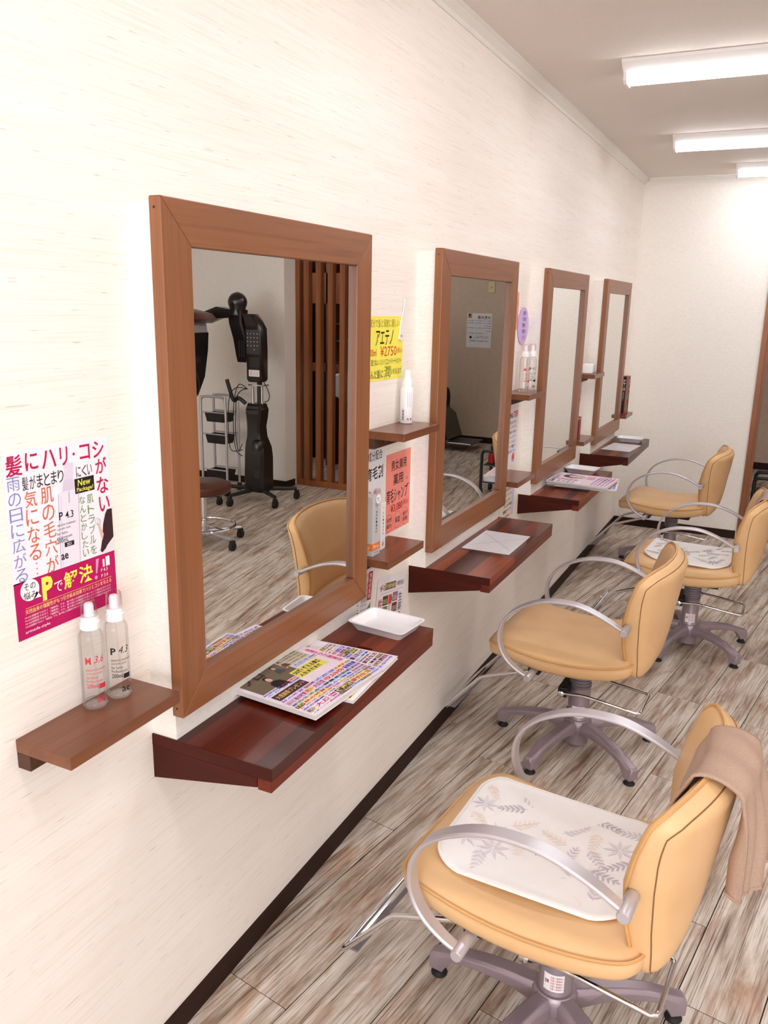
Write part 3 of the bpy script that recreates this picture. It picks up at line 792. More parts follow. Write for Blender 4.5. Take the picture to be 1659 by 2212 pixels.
def towel(chair, y0, y1, fl, bl, label, seed, slant=0.0, z_top=0.0):
    """cloth laid over the top of a backrest; fl, bl: hang lengths (near, far) at front and back"""
    t = thing('towel', label, 'towel', chair.location, chair.rotation_euler.z, 'brown towels over the chair backs')
    rn = random.Random(seed); nu, nv = 26, 44
    bo = back_outline()
    def ztop(y):
        yy = abs(y)
        return lerp_tab(TOPZ, yy)
    ph = [rn.uniform(0, 6) for _ in range(4)]
    g = [[None]*(nv+1) for _ in range(nu+1)]
    for i in range(nu+1):
        u = i/nu; yb = y0+(y1-y0)*u
        F = fl[0]+(fl[1]-fl[0])*u; B = bl[0]+(bl[1]-bl[0])*u
        zt = ztop(yb)+0.008
        xf = lambda z, y: back_x(y, min(z, zt))-0.021
        TH = lerp_tab(TS, 0.76)+0.046
        tot = F+TH+B
        for j in range(nv+1):
            s = tot*j/nv
            y = yb
            if s < F:
                z = zt-0.012-(F-s); x = xf(z, yb); d = (F-s)
                y += slant*d; x -= 0.006*math.sin(u*9+ph[0])*min(1, d*10)
            elif s < F+TH:
                q = (s-F)/TH; x0_ = xf(zt-0.012, yb); x = x0_+(TH+0.012)*q; z = zt-0.012+0.018*math.sin(PI*q)**0.6-0.01*q
            else:
                d = s-F-TH; z = zt-0.022-d; x = xf(zt-0.012, yb)+TH+0.012+0.012*math.sin(min(1, d*9)*PI/2)
                fold = 0.016*math.sin(u*13+ph[1])+0.010*math.sin(u*29+ph[2])
                x += fold*min(1, d*7)
                y += (0.5-u)*(y1-y0)*0.42*min(1, d/0.22)
            z += 0.003*math.sin(u*17+j*0.35+ph[3])
            g[i][j] = Vector((x, y, z))
    top, bot = [], []
    for i in range(nu+1):
        for j in range(nv+1):
            du = g[min(nu, i+1)][j]-g[max(0, i-1)][j]; dv = g[i][min(nv, j+1)]-g[i][max(0, j-1)]
            n = du.cross(dv); n = n.normalized() if n.length > 1e-9 else Vector((0, 0, 1))
            top.append(tuple(g[i][j]-n*0.003)); bot.append(tuple(g[i][j]+n*0.003))
    N = nv+1
    idx = [i*N+j for i, j in [(i, 0) for i in range(nu+1)] + [(nu, j) for j in range(1, nv+1)] + [(i, nv) for i in range(nu-1, -1, -1)] + [(0, j) for j in range(nv-1, 0, -1)]]
    K = len(top)
    mb = MB()
    fs = []
    for i in range(nu):
        for j in range(nv):
            a = i*N+j; q = (a, a+1, a+N+1, a+N)
            fs.append(q); fs.append(tuple(K+v for v in reversed(q)))
    for a, b in zip(idx, idx[1:]+idx[:1]): fs.append((a, b, K+b, K+a))
    mb.add(top+bot, fs)
    mb.build('cloth', M['towel'], t, smooth='all')
    # stitched hems at both ends
    for j in (0, nv):
        MB().tube([tuple(g[i][j]) for i in range(nu+1)], 0.0045, 6).build('hem', M['towel'], t, smooth=True)
    return t
towel(CHAIRS[0], -0.112, 0.100, (0.125, 0.045), (0.235, 0.20), 'light brown terry towel over the back of the nearest chair', 3, -0.6)
towel(CHAIRS[2], -0.11, 0.11, (0.11, 0.07), (0.14, 0.16), 'light brown terry towel over the back of the third chair', 8, -0.2)
# ------------------------------------------------------------------ spray bottles
def print_cyl(r, a_mid, cx=0, cy_=0):
    """u in mm along the girth (0 = a_mid), v in mm below z=0"""
    return Print(lambda u, v, h: (cx+(r+h)*math.cos(a_mid+u/1000/r), cy_+(r+h)*math.sin(a_mid+u/1000/r), -v/1000))
def clear_bottle(x, y, z, ang, col, big, num, label, group):
    t = thing('spray_bottle', label, 'bottle', (x, y, z), 0, group)
    R = 0.0208; Hs = 0.137
    MB().lathe([(0.004, 0.001), (R-0.003, 0.0005), (R, 0.004), (R, Hs-0.011), (R-0.001, Hs-0.004), (R-0.005, Hs+0.003), (0.0135, Hs+0.006), (0.0125, Hs+0.007)], 40).build('bottle_body', M['clear'], t, smooth=True)
    MB().lathe([(0.003, 0.006), (R-0.004, 0.004), (R-0.002, 0.0075), (R-0.0035, 0.010), (0.010, 0.0125), (0.003, 0.013)], 32).build('base_lens', M['clear'], t, smooth=True)
    MB().tube([(0, 0, 0.142), (0.001, 0.002, 0.09), (0.006, 0.006, 0.012)], 0.0019, 8).build('dip_tube', M['sleeve'], t, smooth=True)
    MB().lathe([(0.0135, Hs+0.005), (0.0163, Hs+0.006), (0.0163, Hs+0.018), (0.0146, Hs+0.0195), (0.0146, Hs+0.026), (0.0135, Hs+0.028)], 32).build('collar', M['white'], t, smooth=True)
    MB().lathe([(0.0085, Hs+0.027), (0.0080, Hs+0.046), (0.0062, Hs+0.050), (0.002, Hs+0.051)], 24).build('nozzle', M['white'], t, smooth=True)
    MB().lathe([(0.0140, Hs+0.0265), (0.0130, Hs+0.054), (0.0112, Hs+0.0565), (0.003, Hs+0.057)], 32).build('cap', M['capclear'], t, smooth=True)
    pr = print_cyl(R+0.0002, ang); o = -Hs*1000; k_ = 0.9
    def T(s_, x0, y0, x1, y1, b=0.0, sh=0.0): pr.text(s_, -13.5+x0*k_, o+y0*k_, -13.5+x1*k_, o+y1*k_, col, b, sh)
    T(big, 0, 44, 10, 58, 0.03); T(num, 15, 42, 35, 56, 0.0, 0.3)
    for k, (s_, w) in enumerate((('electron treatment', 40), ('armada style', 29), ('for Salon', 21), ('Professionals', 30))):
        T(s_, 0, 66+k*7.8, w, 71.5+k*7.8, 0.004)
    T('200mL', 0, 97.5, 23, 106, 0.014)
    pr.rect(-13.5+22*k_, o+99*k_, -13.5+36*k_, o+109*k_, col)
    T('ae', 17, 125, 34, 136, 0.006)
    pr.finish(t)
RED, BLK = (198, 52, 58), (30, 26, 30)
G1 = 'clear spray bottles on the left shelf'; G2 = 'clear spray bottles on the upper shelf'
clear_bottle(0.0260, 0.936, 0.883, math.radians(-38), RED, 'M', '3.6', 'clear spray bottle with red M lettering on the left shelf', G1)
clear_bottle(0.0340, 0.985, 0.883, math.radians(-38), BLK, 'P', '4.3', 'clear spray bottle with black P lettering on the left shelf', G1)
clear_bottle(0.052, 3.318, 1.223, math.radians(-42), RED, 'M', '3.6', 'clear spray bottle with red M lettering near the third mirror', G2)
clear_bottle(0.064, 3.378, 1.223, math.radians(-60), BLK, 'P', '4.3', 'clear spray bottle with black P lettering near the third mirror', G2)
# white opaque bottle
t = thing('spray_bottle', 'white opaque spray bottle on the upper shelf below the yellow notice', 'bottle', (0.032, 2.190, 1.223))
MB().lathe([(0.015, 0.0), (0.0185, 0.001), (0.0195, 0.003), (0.0195, 0.100), (0.0175, 0.104), (0.0155, 0.106)], 36).build('bottle_body', M['white'], t, smooth=True)
MB().lathe([(0.0158, 0.1055), (0.0158, 0.122), (0.0135, 0.126), (0.0115, 0.135), (0.0115, 0.136)], 32).build('collar', M['white'], t, smooth=True)
MB().lathe([(0.0112, 0.1355), (0.0108, 0.150), (0.009, 0.156), (0.002, 0.157)], 28).build('cap', M['white'], t, smooth=True)
pr = print_cyl(0.0197, math.radians(-70))
for k in range(11): pr.rect(-13, -42+k*2.9, -6, -42+k*2.9+(1.7 if k % 3 else 1.0), BLK)
for k in range(3): 
    for q in range(18): pr.rect(3+k*5.5, -92+q*2.4, 4.2+k*5.5, -92+q*2.4+1.5, (196, 120, 170))
pr.text('a', 3, -18, 8, -11, (190, 40, 96), 0.02); pr.text('e', 12, -18, 17, -11, (190, 40, 96), 0.02)
pr.finish(t)
# ------------------------------------------------------------------ cartons
def carton(name, label, x, y, z, sx, sy, sz, rot, mat, prints, cat='carton', group=None):
    t = thing(name, label, cat, (x, y, z), rot, group)
    b = MB().box(-sx/2, sx/2, -sy/2, sy/2, 0, sz).build('box_body', mat, t, bevel=0.0008)
    fl = MB().box(-sx/2+0.001, sx/2-0.001, -sy/2+0.001, sy/2-0.001, sz, sz+0.0006).build('lid_flap', mat, t)
    front = Print(lambda u, v, h: (sx/2+h, u/1000, sz-v/1000))            # faces +x
    side = Print(lambda u, v, h: (u/1000, -sy/2-h, sz-v/1000))            # faces -y
    prints(front, side, sx*1000, sy*1000, sz*1000)
    front.finish(b); side.finish(b)
    return t
def grey_prints(f, s, sx, sy, sz):
    for p, w in ((f, sy), (s, sx)):
        h = w/2
        p.rect(-h, sz-36, h, sz-16, (226, 126, 52))
        p.text('Pro', -h*0.7, sz-32, h*0.6, sz-20, (250, 246, 240))
        p.text('ameliorer', -h*0.5, sz-12, h*0.5, sz-8, (120, 116, 116))
    f.ring(0, 22, 7, 7, 1.6, (40, 38, 40)); f.ring(0, 22, 3, 3, 1.2, (196, 120, 96))
    f.line(-8, 34, 8, 34, 0.7, (70, 68, 70))
    for k, ch in enumerate('amelior'): f.text(ch, -4, 40+k*9.5, 3, 46+k*9.5, (36, 34, 36), 0.01)
    s.text('s', -3, 66, 3, 72, (36, 34, 36))
def white_prints(f, s, sx, sy, sz):
    for k, ch in enumerate('relieme'): f.text(ch, -4, 26+k*10, 2, 32+k*10, (60, 56, 60))
    f.line(-8, sz-27, 6, sz-27, 0.6, (90, 86, 90))
    f.ring(-1, sz-16, 6, 6, 1.6, (40, 38, 40)); f.ring(-1, sz-16, 2.6, 2.6, 1.2, (40, 38, 40))
    f.text('Bottle', -6, 12, 4, 15, (120, 116, 116))
M['greycard'] = plain('grey_card', (196, 194, 196), 0.35, var=0.03)
M['whitecard'] = plain('white_card', (238, 234, 232), 0.4, var=0.02)
c = carton('product_carton', 'tall grey carton with orange Pro band on the lower shelf', 0.036, 1.952, 0.883, 0.044, 0.044, 0.168, -0.05, M['greycard'], grey_prints)
pr = Print(lambda u, v, h: (0.0232+h, u/1000, 0.168-v/1000))
pr.ell(6, 8, 13, 13, (248, 246, 246)); pr.text('贈り', -1, 3, 13, 8, (40, 36, 40)); pr.text('ぜひ', -1, 10, 13, 15, (40, 36, 40)); pr.finish(c)
carton('product_carton', 'white carton beside the grey carton on the lower shelf', 0.034, 2.012, 0.883, 0.030, 0.034, 0.136, 0.04, M['whitecard'], white_prints)
def dark_prints(f, s, sx, sy, sz):
    for p, w in ((f, sy), (s, sx)):
        h = w/2
        p.rect(-h*0.3, 2, h*0.5, sz-4, (28, 22, 24))
        p.vtext('チャーガ', -h*0.22, 22, h*0.42, 96, (246, 240, 232), 0.01)
        p.vtext('幻のきのこ', -h*0.05, 102, h*0.2, 160, (232, 222, 210))
        for k in range(5): p.rect(-h*0.9, 40+k*40, -h*0.38, 62+k*40, (196, 62, 56) if k % 2 else (214, 150, 120), lift=0.0001)
        for k in range(6): p.rect(h*0.6, 20+k*36, h*0.94, 42+k*36, (120, 130, 96) if k % 2 else (190, 96, 84))
        p.rect(-h, sz-8, h, sz, (176, 36, 40))
carton('display_carton', 'tall dark printed carton on the last shelf by the corner', 0.070, 5.640, 0.885, 0.055, 0.075, 0.250, 0.0, plain('brown_card', (150, 96, 84), 0.4), dark_prints)
def red_prints(f, s, sx, sy, sz):
    s.rect(-sx/2+2, 4, sx/2-2, 12, (226, 180, 150)); f.rect(-sy/2+2, 4, sy/2-2, 10, (226, 180, 150))
carton('slim_carton', 'slim dark red box on the lower shelf near the last mirror', 0.058, 4.372, 0.883, 0.024, 0.040, 0.118, 0.0, plain('red_card', (132, 30, 34), 0.35), red_prints)
# small white box-shaped device on the upper shelf
t = thing('white_device', 'small white box-shaped device on the upper shelf near the last mirror', 'device', (0.058, 4.520, 1.223), 0.12)
b = MB().box(-0.028, 0.028, -0.055, 0.055, 0, 0.050).build('device_body', M['white'], t, bevel=0.006)
MB().box(-0.022, 0.0285, 0.0552, 0.060, 0.004, 0.046).build('side_panel', M['darkgrey'], t, bevel=0.001)
pr = Print(lambda u, v, h: (0.0281+h, u/1000, 0.05-v/1000))
for r in range(3):
    for q in range(4): pr.rect(6+q*10, 12+r*12, 11+q*10, 16+r*12, (120, 112, 118))
pr.finish(b)
# ------------------------------------------------------------------ trays
def tray(x, y, z, sx, sy, rot, label):
    t = thing('plastic_tray', label, 'tray', (x, y, z), rot, 'white plastic trays on the counters')
    def rr(hx, hy, r, z_):
        o = []
        for qx, qy, a0 in ((1, 1, 0), (-1, 1, 90), (-1, -1, 180), (1, -1, 270)):
            for k in range(6):
                a = math.radians(a0+18*k); o.append((qx*(hx-r)+r*math.cos(a), qy*(hy-r)+r*math.sin(a), z_))
        return o
    hx, hy = sx/2, sy/2
    MB().loft([rr(hx-0.022, hy-0.022, 0.008, 0.002), rr(hx-0.018, hy-0.018, 0.010, 0.0005), rr(hx-0.004, hy-0.004, 0.014, 0.0235), rr(hx, hy, 0.016, 0.025), rr(hx, hy, 0.016, 0.0265), rr(hx-0.006, hy-0.006, 0.013, 0.0262), rr(hx-0.019, hy-0.019, 0.010, 0.0045), rr(hx-0.024, hy-0.024, 0.008, 0.0038)]).build('tray_body', M['tray'], t, smooth=True)
    return t
tray(0.172, 1.790, CZ, 0.168, 0.128, -0.10, 'white plastic tray on the nearest counter behind the magazines')
tray(0.142, 4.172, CZ, 0.165, 0.120, -0.06, 'white plastic tray behind the fanned magazines on the third counter')
tray(0.182, 5.365, CZ, 0.160, 0.118, 0.02, 'white plastic tray on the farthest counter')
# ------------------------------------------------------------------ magazines
def magazine(x, y, z, w, h, th, rot, label, cover, group):
    """lies flat; u along +y, v along +x (readable from the chair); (x, y) its centre"""
    t = thing('magazine', label, 'magazine', (x, y, z), rot, group)
    def bow(yy): return 0.0025*math.sin(PI*max(0, min(1, (yy+w/2)/w)))
    n = 10
    for nm, z0, z1, inset, mt in (('back_cover', 0, 0.0008, 0, 'whitecard'), ('pages', 0.0009, th-0.0009, 0.0015, 'pages'), ('front_cover', th-0.0008, th, 0, 'whitecard')):
        rings = []
        for k in range(n+1):
            yy = -w/2+inset*(k == n)*-1+(w)*k/n; hh = h/2-inset
            bb = bow(yy) if z1 > 0.001 else 0
            rings.append([(-hh, yy, z0+(bow(yy) if z0 > 0.002 else 0)), (hh, yy, z0+(bow(yy) if z0 > 0.002 else 0)), (hh, yy, z1+bb), (-hh, yy, z1+bb)])
        o = MB().loft(rings).build(nm, M[mt], t)
    pr = Print(lambda u, v, hh: (v/1000-h/2, u/1000-w/2, th+bow(u/1000-w/2)+hh))
    cover(pr, w*1000, h*1000)
    pr.finish(o)
    return t
PK, YL, PU, WH, SK, DK = (236, 130, 190), (244, 232, 110), (150, 130, 220), (250, 246, 250), (226, 186, 164), (34, 28, 32)
def person_print(pr, cx, cy_, s, top, hair=DK):
    pr.poly([(cx-11*s, cy_+24*s), (cx-9*s, cy_+8*s), (cx-3*s, cy_+4*s), (cx+3*s, cy_+4*s), (cx+9*s, cy_+8*s), (cx+12*s, cy_+24*s)], top, lift=0.0002)
    pr.ell(cx, cy_-5*s, 5.5*s, 7*s, hair, lift=0.0002)
    pr.ell(cx, cy_-2.5*s, 4.1*s, 5.5*s, SK, lift=0.0003)
BUSY = ['毎日の献立', '節約生活', 'お金の悩み', '韓流スター', '健康法', '美容と髪', '占い特集', '人気レシピ', '増刊号', '収納術', '読者投稿', '旅と温泉', '大反響', '秋の味覚']
def busy(pr, x0, y0, x1, y1, seed, rh=11, lift=0.0001):
    rn = random.Random(seed); y = y0
    pal = [(214, 50, 120), (70, 60, 190), (30, 26, 34), (226, 60, 60), (150, 90, 210), (60, 110, 210), (120, 40, 60)]
    bgs = [(250, 240, 150), (248, 206, 230), (252, 248, 252), (252, 248, 252), (222, 214, 250), (206, 226, 250), (60, 30, 60)]
    while y < y1-4:
        h = min(y1-y, rn.choice((rh*0.7, rh, rh*1.5))); x = x0
        while x < x1-6:
            w = min(x1-x, rn.choice((26, 40, 58, 76)))
            if x1-x-w < 12: w = x1-x
            bg = rn.choice(bgs); fg = rn.choice(pal) if bg[0] > 100 else (246, 226, 130)
            pr.poly([(x, y), (x+w-0.8, y), (x+w-0.8, y+h-0.8), (x, y+h-0.8)], bg, lift=lift)
            pr.text(rn.choice(BUSY), x+1.5, y+1.3, x+w-2.5, y+h-2, fg, 0.022, lift=lift+0.0001)
            x += w
        y += h
def cover_a(pr, W, H):
    pr.rect(0, 34, W, H, (248, 232, 244), lift=-0.0001)
    pr.rect(0, 0, W, 34, (190, 30, 50)); pr.text('週刊女性自身', 10, 6, W-60, 24, (248, 236, 220), 0.02)
    pr.text('あなたのいい暮らし大特集号', 10, 26, W-40, 32, WH)
    pr.rect(10, 40, 150, 130, (120, 104, 84), lift=0.0001); pr.text('プロ', 20, 44, 82, 80, (60, 46, 40), 0.03, lift=0.0002)
    pr.rect(140, 40, 230, 92, (216, 204, 178), lift=0.0001)
    for k in range(4): pr.text('みんなの節約術と保存食', 146, 46+k*11, 224, 53+k*11, (90, 60, 50))
    person_print(pr, 70, 100, 1.7, (30, 28, 34)); person_print(pr, 118, 72, 1.1, (80, 84, 92)); person_print(pr, 150, 66, 0.9, (120, 70, 60))
    pr.rect(120, 112, 222, 150, YL, lift=0.0001); pr.text('50才・使える資格', 124, 116, 218, 132, DK, 0.02, lift=0.0002); pr.text('人生まだまだ', 124, 135, 200, 147, DK, 0.02, lift=0.0002)
    pr.rect(10, 150, 110, 176, (70, 40, 60), lift=0.0001); pr.text('大感謝祭プレゼント', 14, 155, 106, 171, (240, 200, 120), 0.01, lift=0.0002)
    busy(pr, 4, 178, W-4, H-4, 11)
    busy(pr, 4, 132, 118, 150, 12, 8)
    busy(pr, W-108, 94, W-24, 111, 13, 8)
    pr.rect(W-22, 60, W-6, 170, (250, 200, 224), lift=0.0001); pr.vtext('金運アップ開運術', W-20, 62, W-8, 168, (200, 30, 90), 0.01)
def cover_b(pr, W, H):
    pr.rect(0, 0, W, H, (244, 236, 246))
    pr.text('BTS', W-120, 12, W-92, 30, DK, 0.03); pr.rect(W-84, 8, W-8, 18, (246, 224, 110), lift=0.0001)
    person_print(pr, W-110, 54, 1.3, (226, 220, 214)); person_print(pr, W-74, 50, 1.2, (190, 178, 150)); person_print(pr, W-46, 56, 1.1, (240, 220, 214))
    busy(pr, 4, 86, W-4, H-4, 21)
    busy(pr, 4, 6, W-128, 84, 22)
def cover_c(pr, W, H):
    pr.rect(0, 0, W, H, (246, 226, 236))
    pr.rect(0, 0, 58, H*0.55, (248, 244, 246), lift=0.0001); pr.text('読本', 4, 6, 54, 34, DK, 0.04, lift=0.0002)
    pr.vtext('秋の美容特集', 62, 8, 84, 130, (224, 60, 140), 0.02)
    for k in range(4): pr.text('毎日のお手入れ', 6, 46+k*22, 54, 60+k*22, (216, 60, 130) if k % 2 else (90, 60, 150), 0.015, lift=0.0002)
    pr.ell(150, 90, 40, 52, (70, 54, 56), lift=0.0002); pr.ell(152, 102, 28, 38, (240, 208, 196), lift=0.0003)
    pr.poly([(112, 190), (124, 150), (178, 150), (192, 190)], (230, 170, 190), lift=0.0002)
    for k in range(3): pr.ell((140, 163, 152)[k], (98, 98, 120)[k], (5, 5, 7)[k], (2, 2, 2)[k], (120, 60, 60), lift=0.0004)
    pr.ring(W-30, 60, 22, 22, 2, (90, 110, 220), lift=0.0002); pr.text('特典', W-46, 50, W-14, 70, (90, 110, 220), lift=0.0003)
    busy(pr, 60, 4, W-56, 34, 31, 9)
    for k in range(5): pr.text('大人のための美容手帖', 10, H-84+k*16, W-20, H-73+k*16, ((120, 90, 210), (220, 60, 130), DK)[k % 3], 0.015, lift=0.0002)
GM1 = 'magazines on the nearest counter'; GM2 = 'fanned magazines on the third counter'
magazine(0.147, 1.508, CZ, 0.250, 0.270, 0.007, 0.05, 'lower magazine on the nearest counter, sticking out to the right', cover_b, GM1)
magazine(0.140, 1.418, CZ+0.0098, 0.262, 0.272, 0.010, -0.09, 'top magazine on the nearest counter, crowded red and yellow cover', cover_a, GM1)
magazine(0.205, 3.875, CZ, 0.215, 0.280, 0.007, -0.02, 'bottom magazine of the fanned pile on the third counter', cover_b, GM2)
magazine(0.240, 3.850, CZ+0.0098, 0.225, 0.280, 0.007, 0.12, 'second magazine from the bottom of the fanned pile on the third counter', cover_b, GM2)
magazine(0.215, 3.835, CZ+0.0196, 0.230, 0.282, 0.006, 0.03, 'third magazine from the bottom of the fanned pile on the third counter', cover_a, GM2)
magazine(0.225, 3.818, CZ+0.0284, 0.235, 0.285, 0.007, -0.07, 'top pink magazine of the fanned pile on the third counter', cover_c, GM2)
# ------------------------------------------------------------------ clear sleeves with paper
def sleeve(x0, x1, y0, y1, px0, px1, py0, py1, z, label, rot=0.0, cross=True):
    cx, cyy = (x0+x1)/2, (y0+y1)/2
    t = thing('clear_sleeve', label, 'paper sleeve', (cx, cyy, z), rot, 'papers in clear sleeves')
    film = lambda z_: MB().add([(x0-cx, y0-cyy, z_), (x1-cx, y0-cyy, z_), (x1-cx, y1-cyy, z_), (x0-cx, y1-cyy, z_)], [(0, 1, 2, 3)])
    pp = MB().box(px0-cx, px1-cx, py0-cyy, py1-cyy, 0.0012, 0.0018).build('paper_sheet', M['paper'], t)
    film(0.0005).build('sleeve_back', M['sleeve'], t)
    if cross:
        pr = Print(lambda u, v, h: (v/1000-cx, u/1000-cyy, 0.0018+h))
        for a, b, c_, d in ((px0+0.007, py1-0.035, px1-0.008, py0+0.045), (px0+0.010, py0+0.048, px1-0.006, py1-0.035)):
            pr.line(b*1000, a*1000, d*1000, c_*1000, 1.0, (120, 112, 122))
        pr.finish(pp)
    film(0.0027).build('sleeve_front', M['sleeve'], t)
sleeve(0.055, 0.268, 2.540, 2.856, 0.081, 0.253, 2.580, 2.842, CZ, 'clear sleeve holding a white sheet marked with a cross on the second counter')
sleeve(0.080, 0.270, 4.930, 5.250, 0.090, 0.262, 4.945, 5.235, CZ, 'white sheet in a clear sleeve on the farthest counter', -0.08, False)
# ------------------------------------------------------------------ posters and notices on the left wall
CRIM, ORG, BLU, GRN, YEL, MAG = (186, 16, 76), (208, 104, 70), (126, 132, 190), (112, 150, 84), (246, 236, 96), (186, 10, 92)
o, pr = wall_sheet('product_poster', 'white and magenta product poster above the left shelf', 0.815, 1.337, 0.212, 0.297, (246, 240, 248))
pr.rect(0, 203, 212, 297, MAG)
pr.poly([(0, 203), (50, 203), (0, 205)], MAG)
for ch, a, b, c, d in (('髪', 5, 5, 35, 37), ('に', 41, 5, 65, 33), ('ハ', 72, 6, 100, 35), ('リ', 108, 6, 124, 36), ('・', 134, 18, 139, 23), ('コ', 149, 8, 171, 33), ('シ', 177, 6, 202, 34), ('が', 181, 35, 206, 62), ('な', 181, 68, 208, 97), ('い', 184, 102, 208, 129)):
    pr.text(ch, a, b, c, d, CRIM, 0.012)
for k, ch in enumerate('髪がまとまり'): pr.text(ch, 32+k*13.8, 41, 43.5+k*13.8, 62, BLK)
for k, ch in enumerate('にくい'): pr.text(ch, 139+k*12, 42, 149+k*12, 60, BLK)
for k, ch in enumerate('雨の日に広がる'): pr.text(ch, 5, 38+k*24, 28, 59+k*24, BLU, -0.006)
for k, ch in enumerate('気になる'): pr.text(ch, 34, 64+k*28.5, 57, 90+k*28.5, ORG)
for k in range(3): pr.ell(46, 181+k*8.5, 1.3, 1.3, ORG)
for k, ch in enumerate('肌の毛穴が'): pr.text(ch, 65, 64+k*28.4, 89, 90+k*28.4, ORG)
for k, ch in enumerate('なんとかしたい'): pr.text(ch, 141, 93+k*15.2, 154, 106+k*15.2, GRN)
for k, ch in enumerate('肌トラブルを'): pr.text(ch, 158, 93+k*17.8, 172, 108+k*17.8, GRN)
# printed bottle
pr.poly([(99, 80), (104, 78), (136, 78), (141, 82), (134, 203), (92, 203)], (236, 228, 240), lift=0.0001)
pr.line(99, 80, 93, 203, 0.8, (168, 158, 176), 0.0003); pr.line(141, 82, 134, 203, 0.8, (168, 158, 176), 0.0003); pr.line(104, 84, 98, 203, 0.5, (190, 182, 198), 0.0003)
pr.poly([(112, 60), (131, 60), (133, 78), (108, 78)], (218, 206, 224), lift=0.0002); pr.poly([(116, 33), (134, 34), (131, 60), (113, 60)], (226, 214, 232), lift=0.0002)
pr.line(121, 80, 120, 98, 2.2, (190, 184, 196), 0.0003)
pr.text('P', 97, 110, 105, 123, BLK, 0.02); pr.text('4.3', 110, 111, 127, 123, BLK, 0.01)
for k, (s_, w) in enumerate((('electron treatment', 38), ('armada style', 27), ('for Salon', 20), ('Professionals', 29))): pr.text(s_, 92-k*0.7, 129+k*7, 92+w, 133+k*7, BLK)
pr.text('200mL', 89, 153, 113, 161, BLK, 0.005); pr.rect(104, 162, 124, 170, BLK, lift=0.0002); pr.text('2021', 108, 163.5, 118, 168.5, WH, lift=0.0004)
pr.text('ae', 95, 180, 110, 190, BLK, 0.02)
pr.rect(134, 62, 176, 87, BLK, lift=0.0002); pr.text('New', 140, 64, 168, 75, YEL, 0.01, 0.1, 0.0003); pr.text('Package!', 137, 77, 173, 86, YEL, 0.01, 0.1, 0.0003)
# woman seen from behind
pr.poly([(196, 134), (201, 127), (212, 127), (212, 186), (200, 190), (190, 196), (184, 200), (180, 196), (186, 176), (190, 150)], (56, 26, 34), lift=0.0002)
pr.poly([(178, 150), (182, 166), (186, 178), (190, 168), (186, 160), (182, 148)], SK, lift=0.0003)
pr.poly([(196, 190), (212, 178), (212, 203), (186, 203)], (232, 228, 236), lift=0.0003)
pr.ring(178, 143, 5, 6, 0.6, (150, 146, 156)); pr.ring(181, 145, 4, 5, 0.6, (150, 146, 156))
# lower band
pr.ell(29, 220, 18, 17.5, WH, lift=0.0002); pr.poly([(42, 226), (50, 237), (34, 236)], WH, lift=0.0002)
pr.text('その', 18, 208, 40, 219, BLK, 0, 0, 0.0003); pr.text('悩み', 16, 222, 42, 234, BLK, 0, 0, 0.0003)
pr.text('P', 52, 207, 74, 246, YEL, 0.05); pr.text('で', 76, 222, 93, 240, WH); pr.text('解', 96, 212, 126, 241, YEL, 0.02); pr.text('決', 129, 211, 160, 241, YEL, 0.02)
pr.poly([(168, 208), (175, 208), (169, 233), (166, 233)], (240, 150, 196), lift=0.0002); pr.ell(166, 240, 3.2, 3.4, (240, 150, 196), lift=0.0002)
pr.rect(183, 212, 187, 226, WH, lift=0.0002); pr.rect(190, 209, 199, 226, WH, lift=0.0002)
pr.text('P 4.3', 178, 228, 193, 234, WH); pr.text('P 3.4', 178, 238, 193, 244, WH)
pr.line(18, 248, 201, 248, 0.6, (250, 210, 120), 0.0002)
pr.text('天然由来の強酸性がもつ引き締め効果でハリとコシを与える', 17, 250, 200, 258, (250, 214, 130), 0.005)
for k in range(4): pr.text('P4.3は弱酸性ではなく「強酸性」です。髪や肌には強酸性が良いという理由があります', 15, 261+k*5, 198-40*(k == 3), 264.5+k*5, (252, 226, 236))
pr.text('armada-style', 14, 284, 62, 290, WH)
pr.finish(o)
# yellow notice
o, pr = wall_sheet('handwritten_notice', 'yellow handwritten price notice between the first and second mirrors', 1.962, 1.531, 0.257, 0.176, (250, 240, 96), cat='notice', rot=-0.005)
OL, RD2 = (150, 140, 40), (220, 84, 40)
pr.text('成分で髪と頭皮に優しい', 40, 8, 228, 30, OL, -0.004)
pr.text('アエテノ', 78, 38, 190, 80, (40, 26, 20), 0.006, 0.15)
pr.text('00ml', 46, 88, 84, 108, RD2); pr.text('¥2750', 108, 82, 214, 110, RD2, 0.004); pr.text('(税込)', 218, 88, 250, 106, RD2)
pr.text('流さないノンシリコントリートメント', 52, 116, 246, 134, (44, 30, 22))
pr.text('傷んだ髪に', 30, 146, 128, 170, (44, 30, 22)); pr.text('潤', 136, 138, 176, 170, (110, 140, 40), 0.004); pr.text('いを与えます', 182, 146, 248, 164, (44, 30, 22))
pr.ring(156, 154, 30, 22, 1.2, (246, 196, 80))
pr.finish(o)
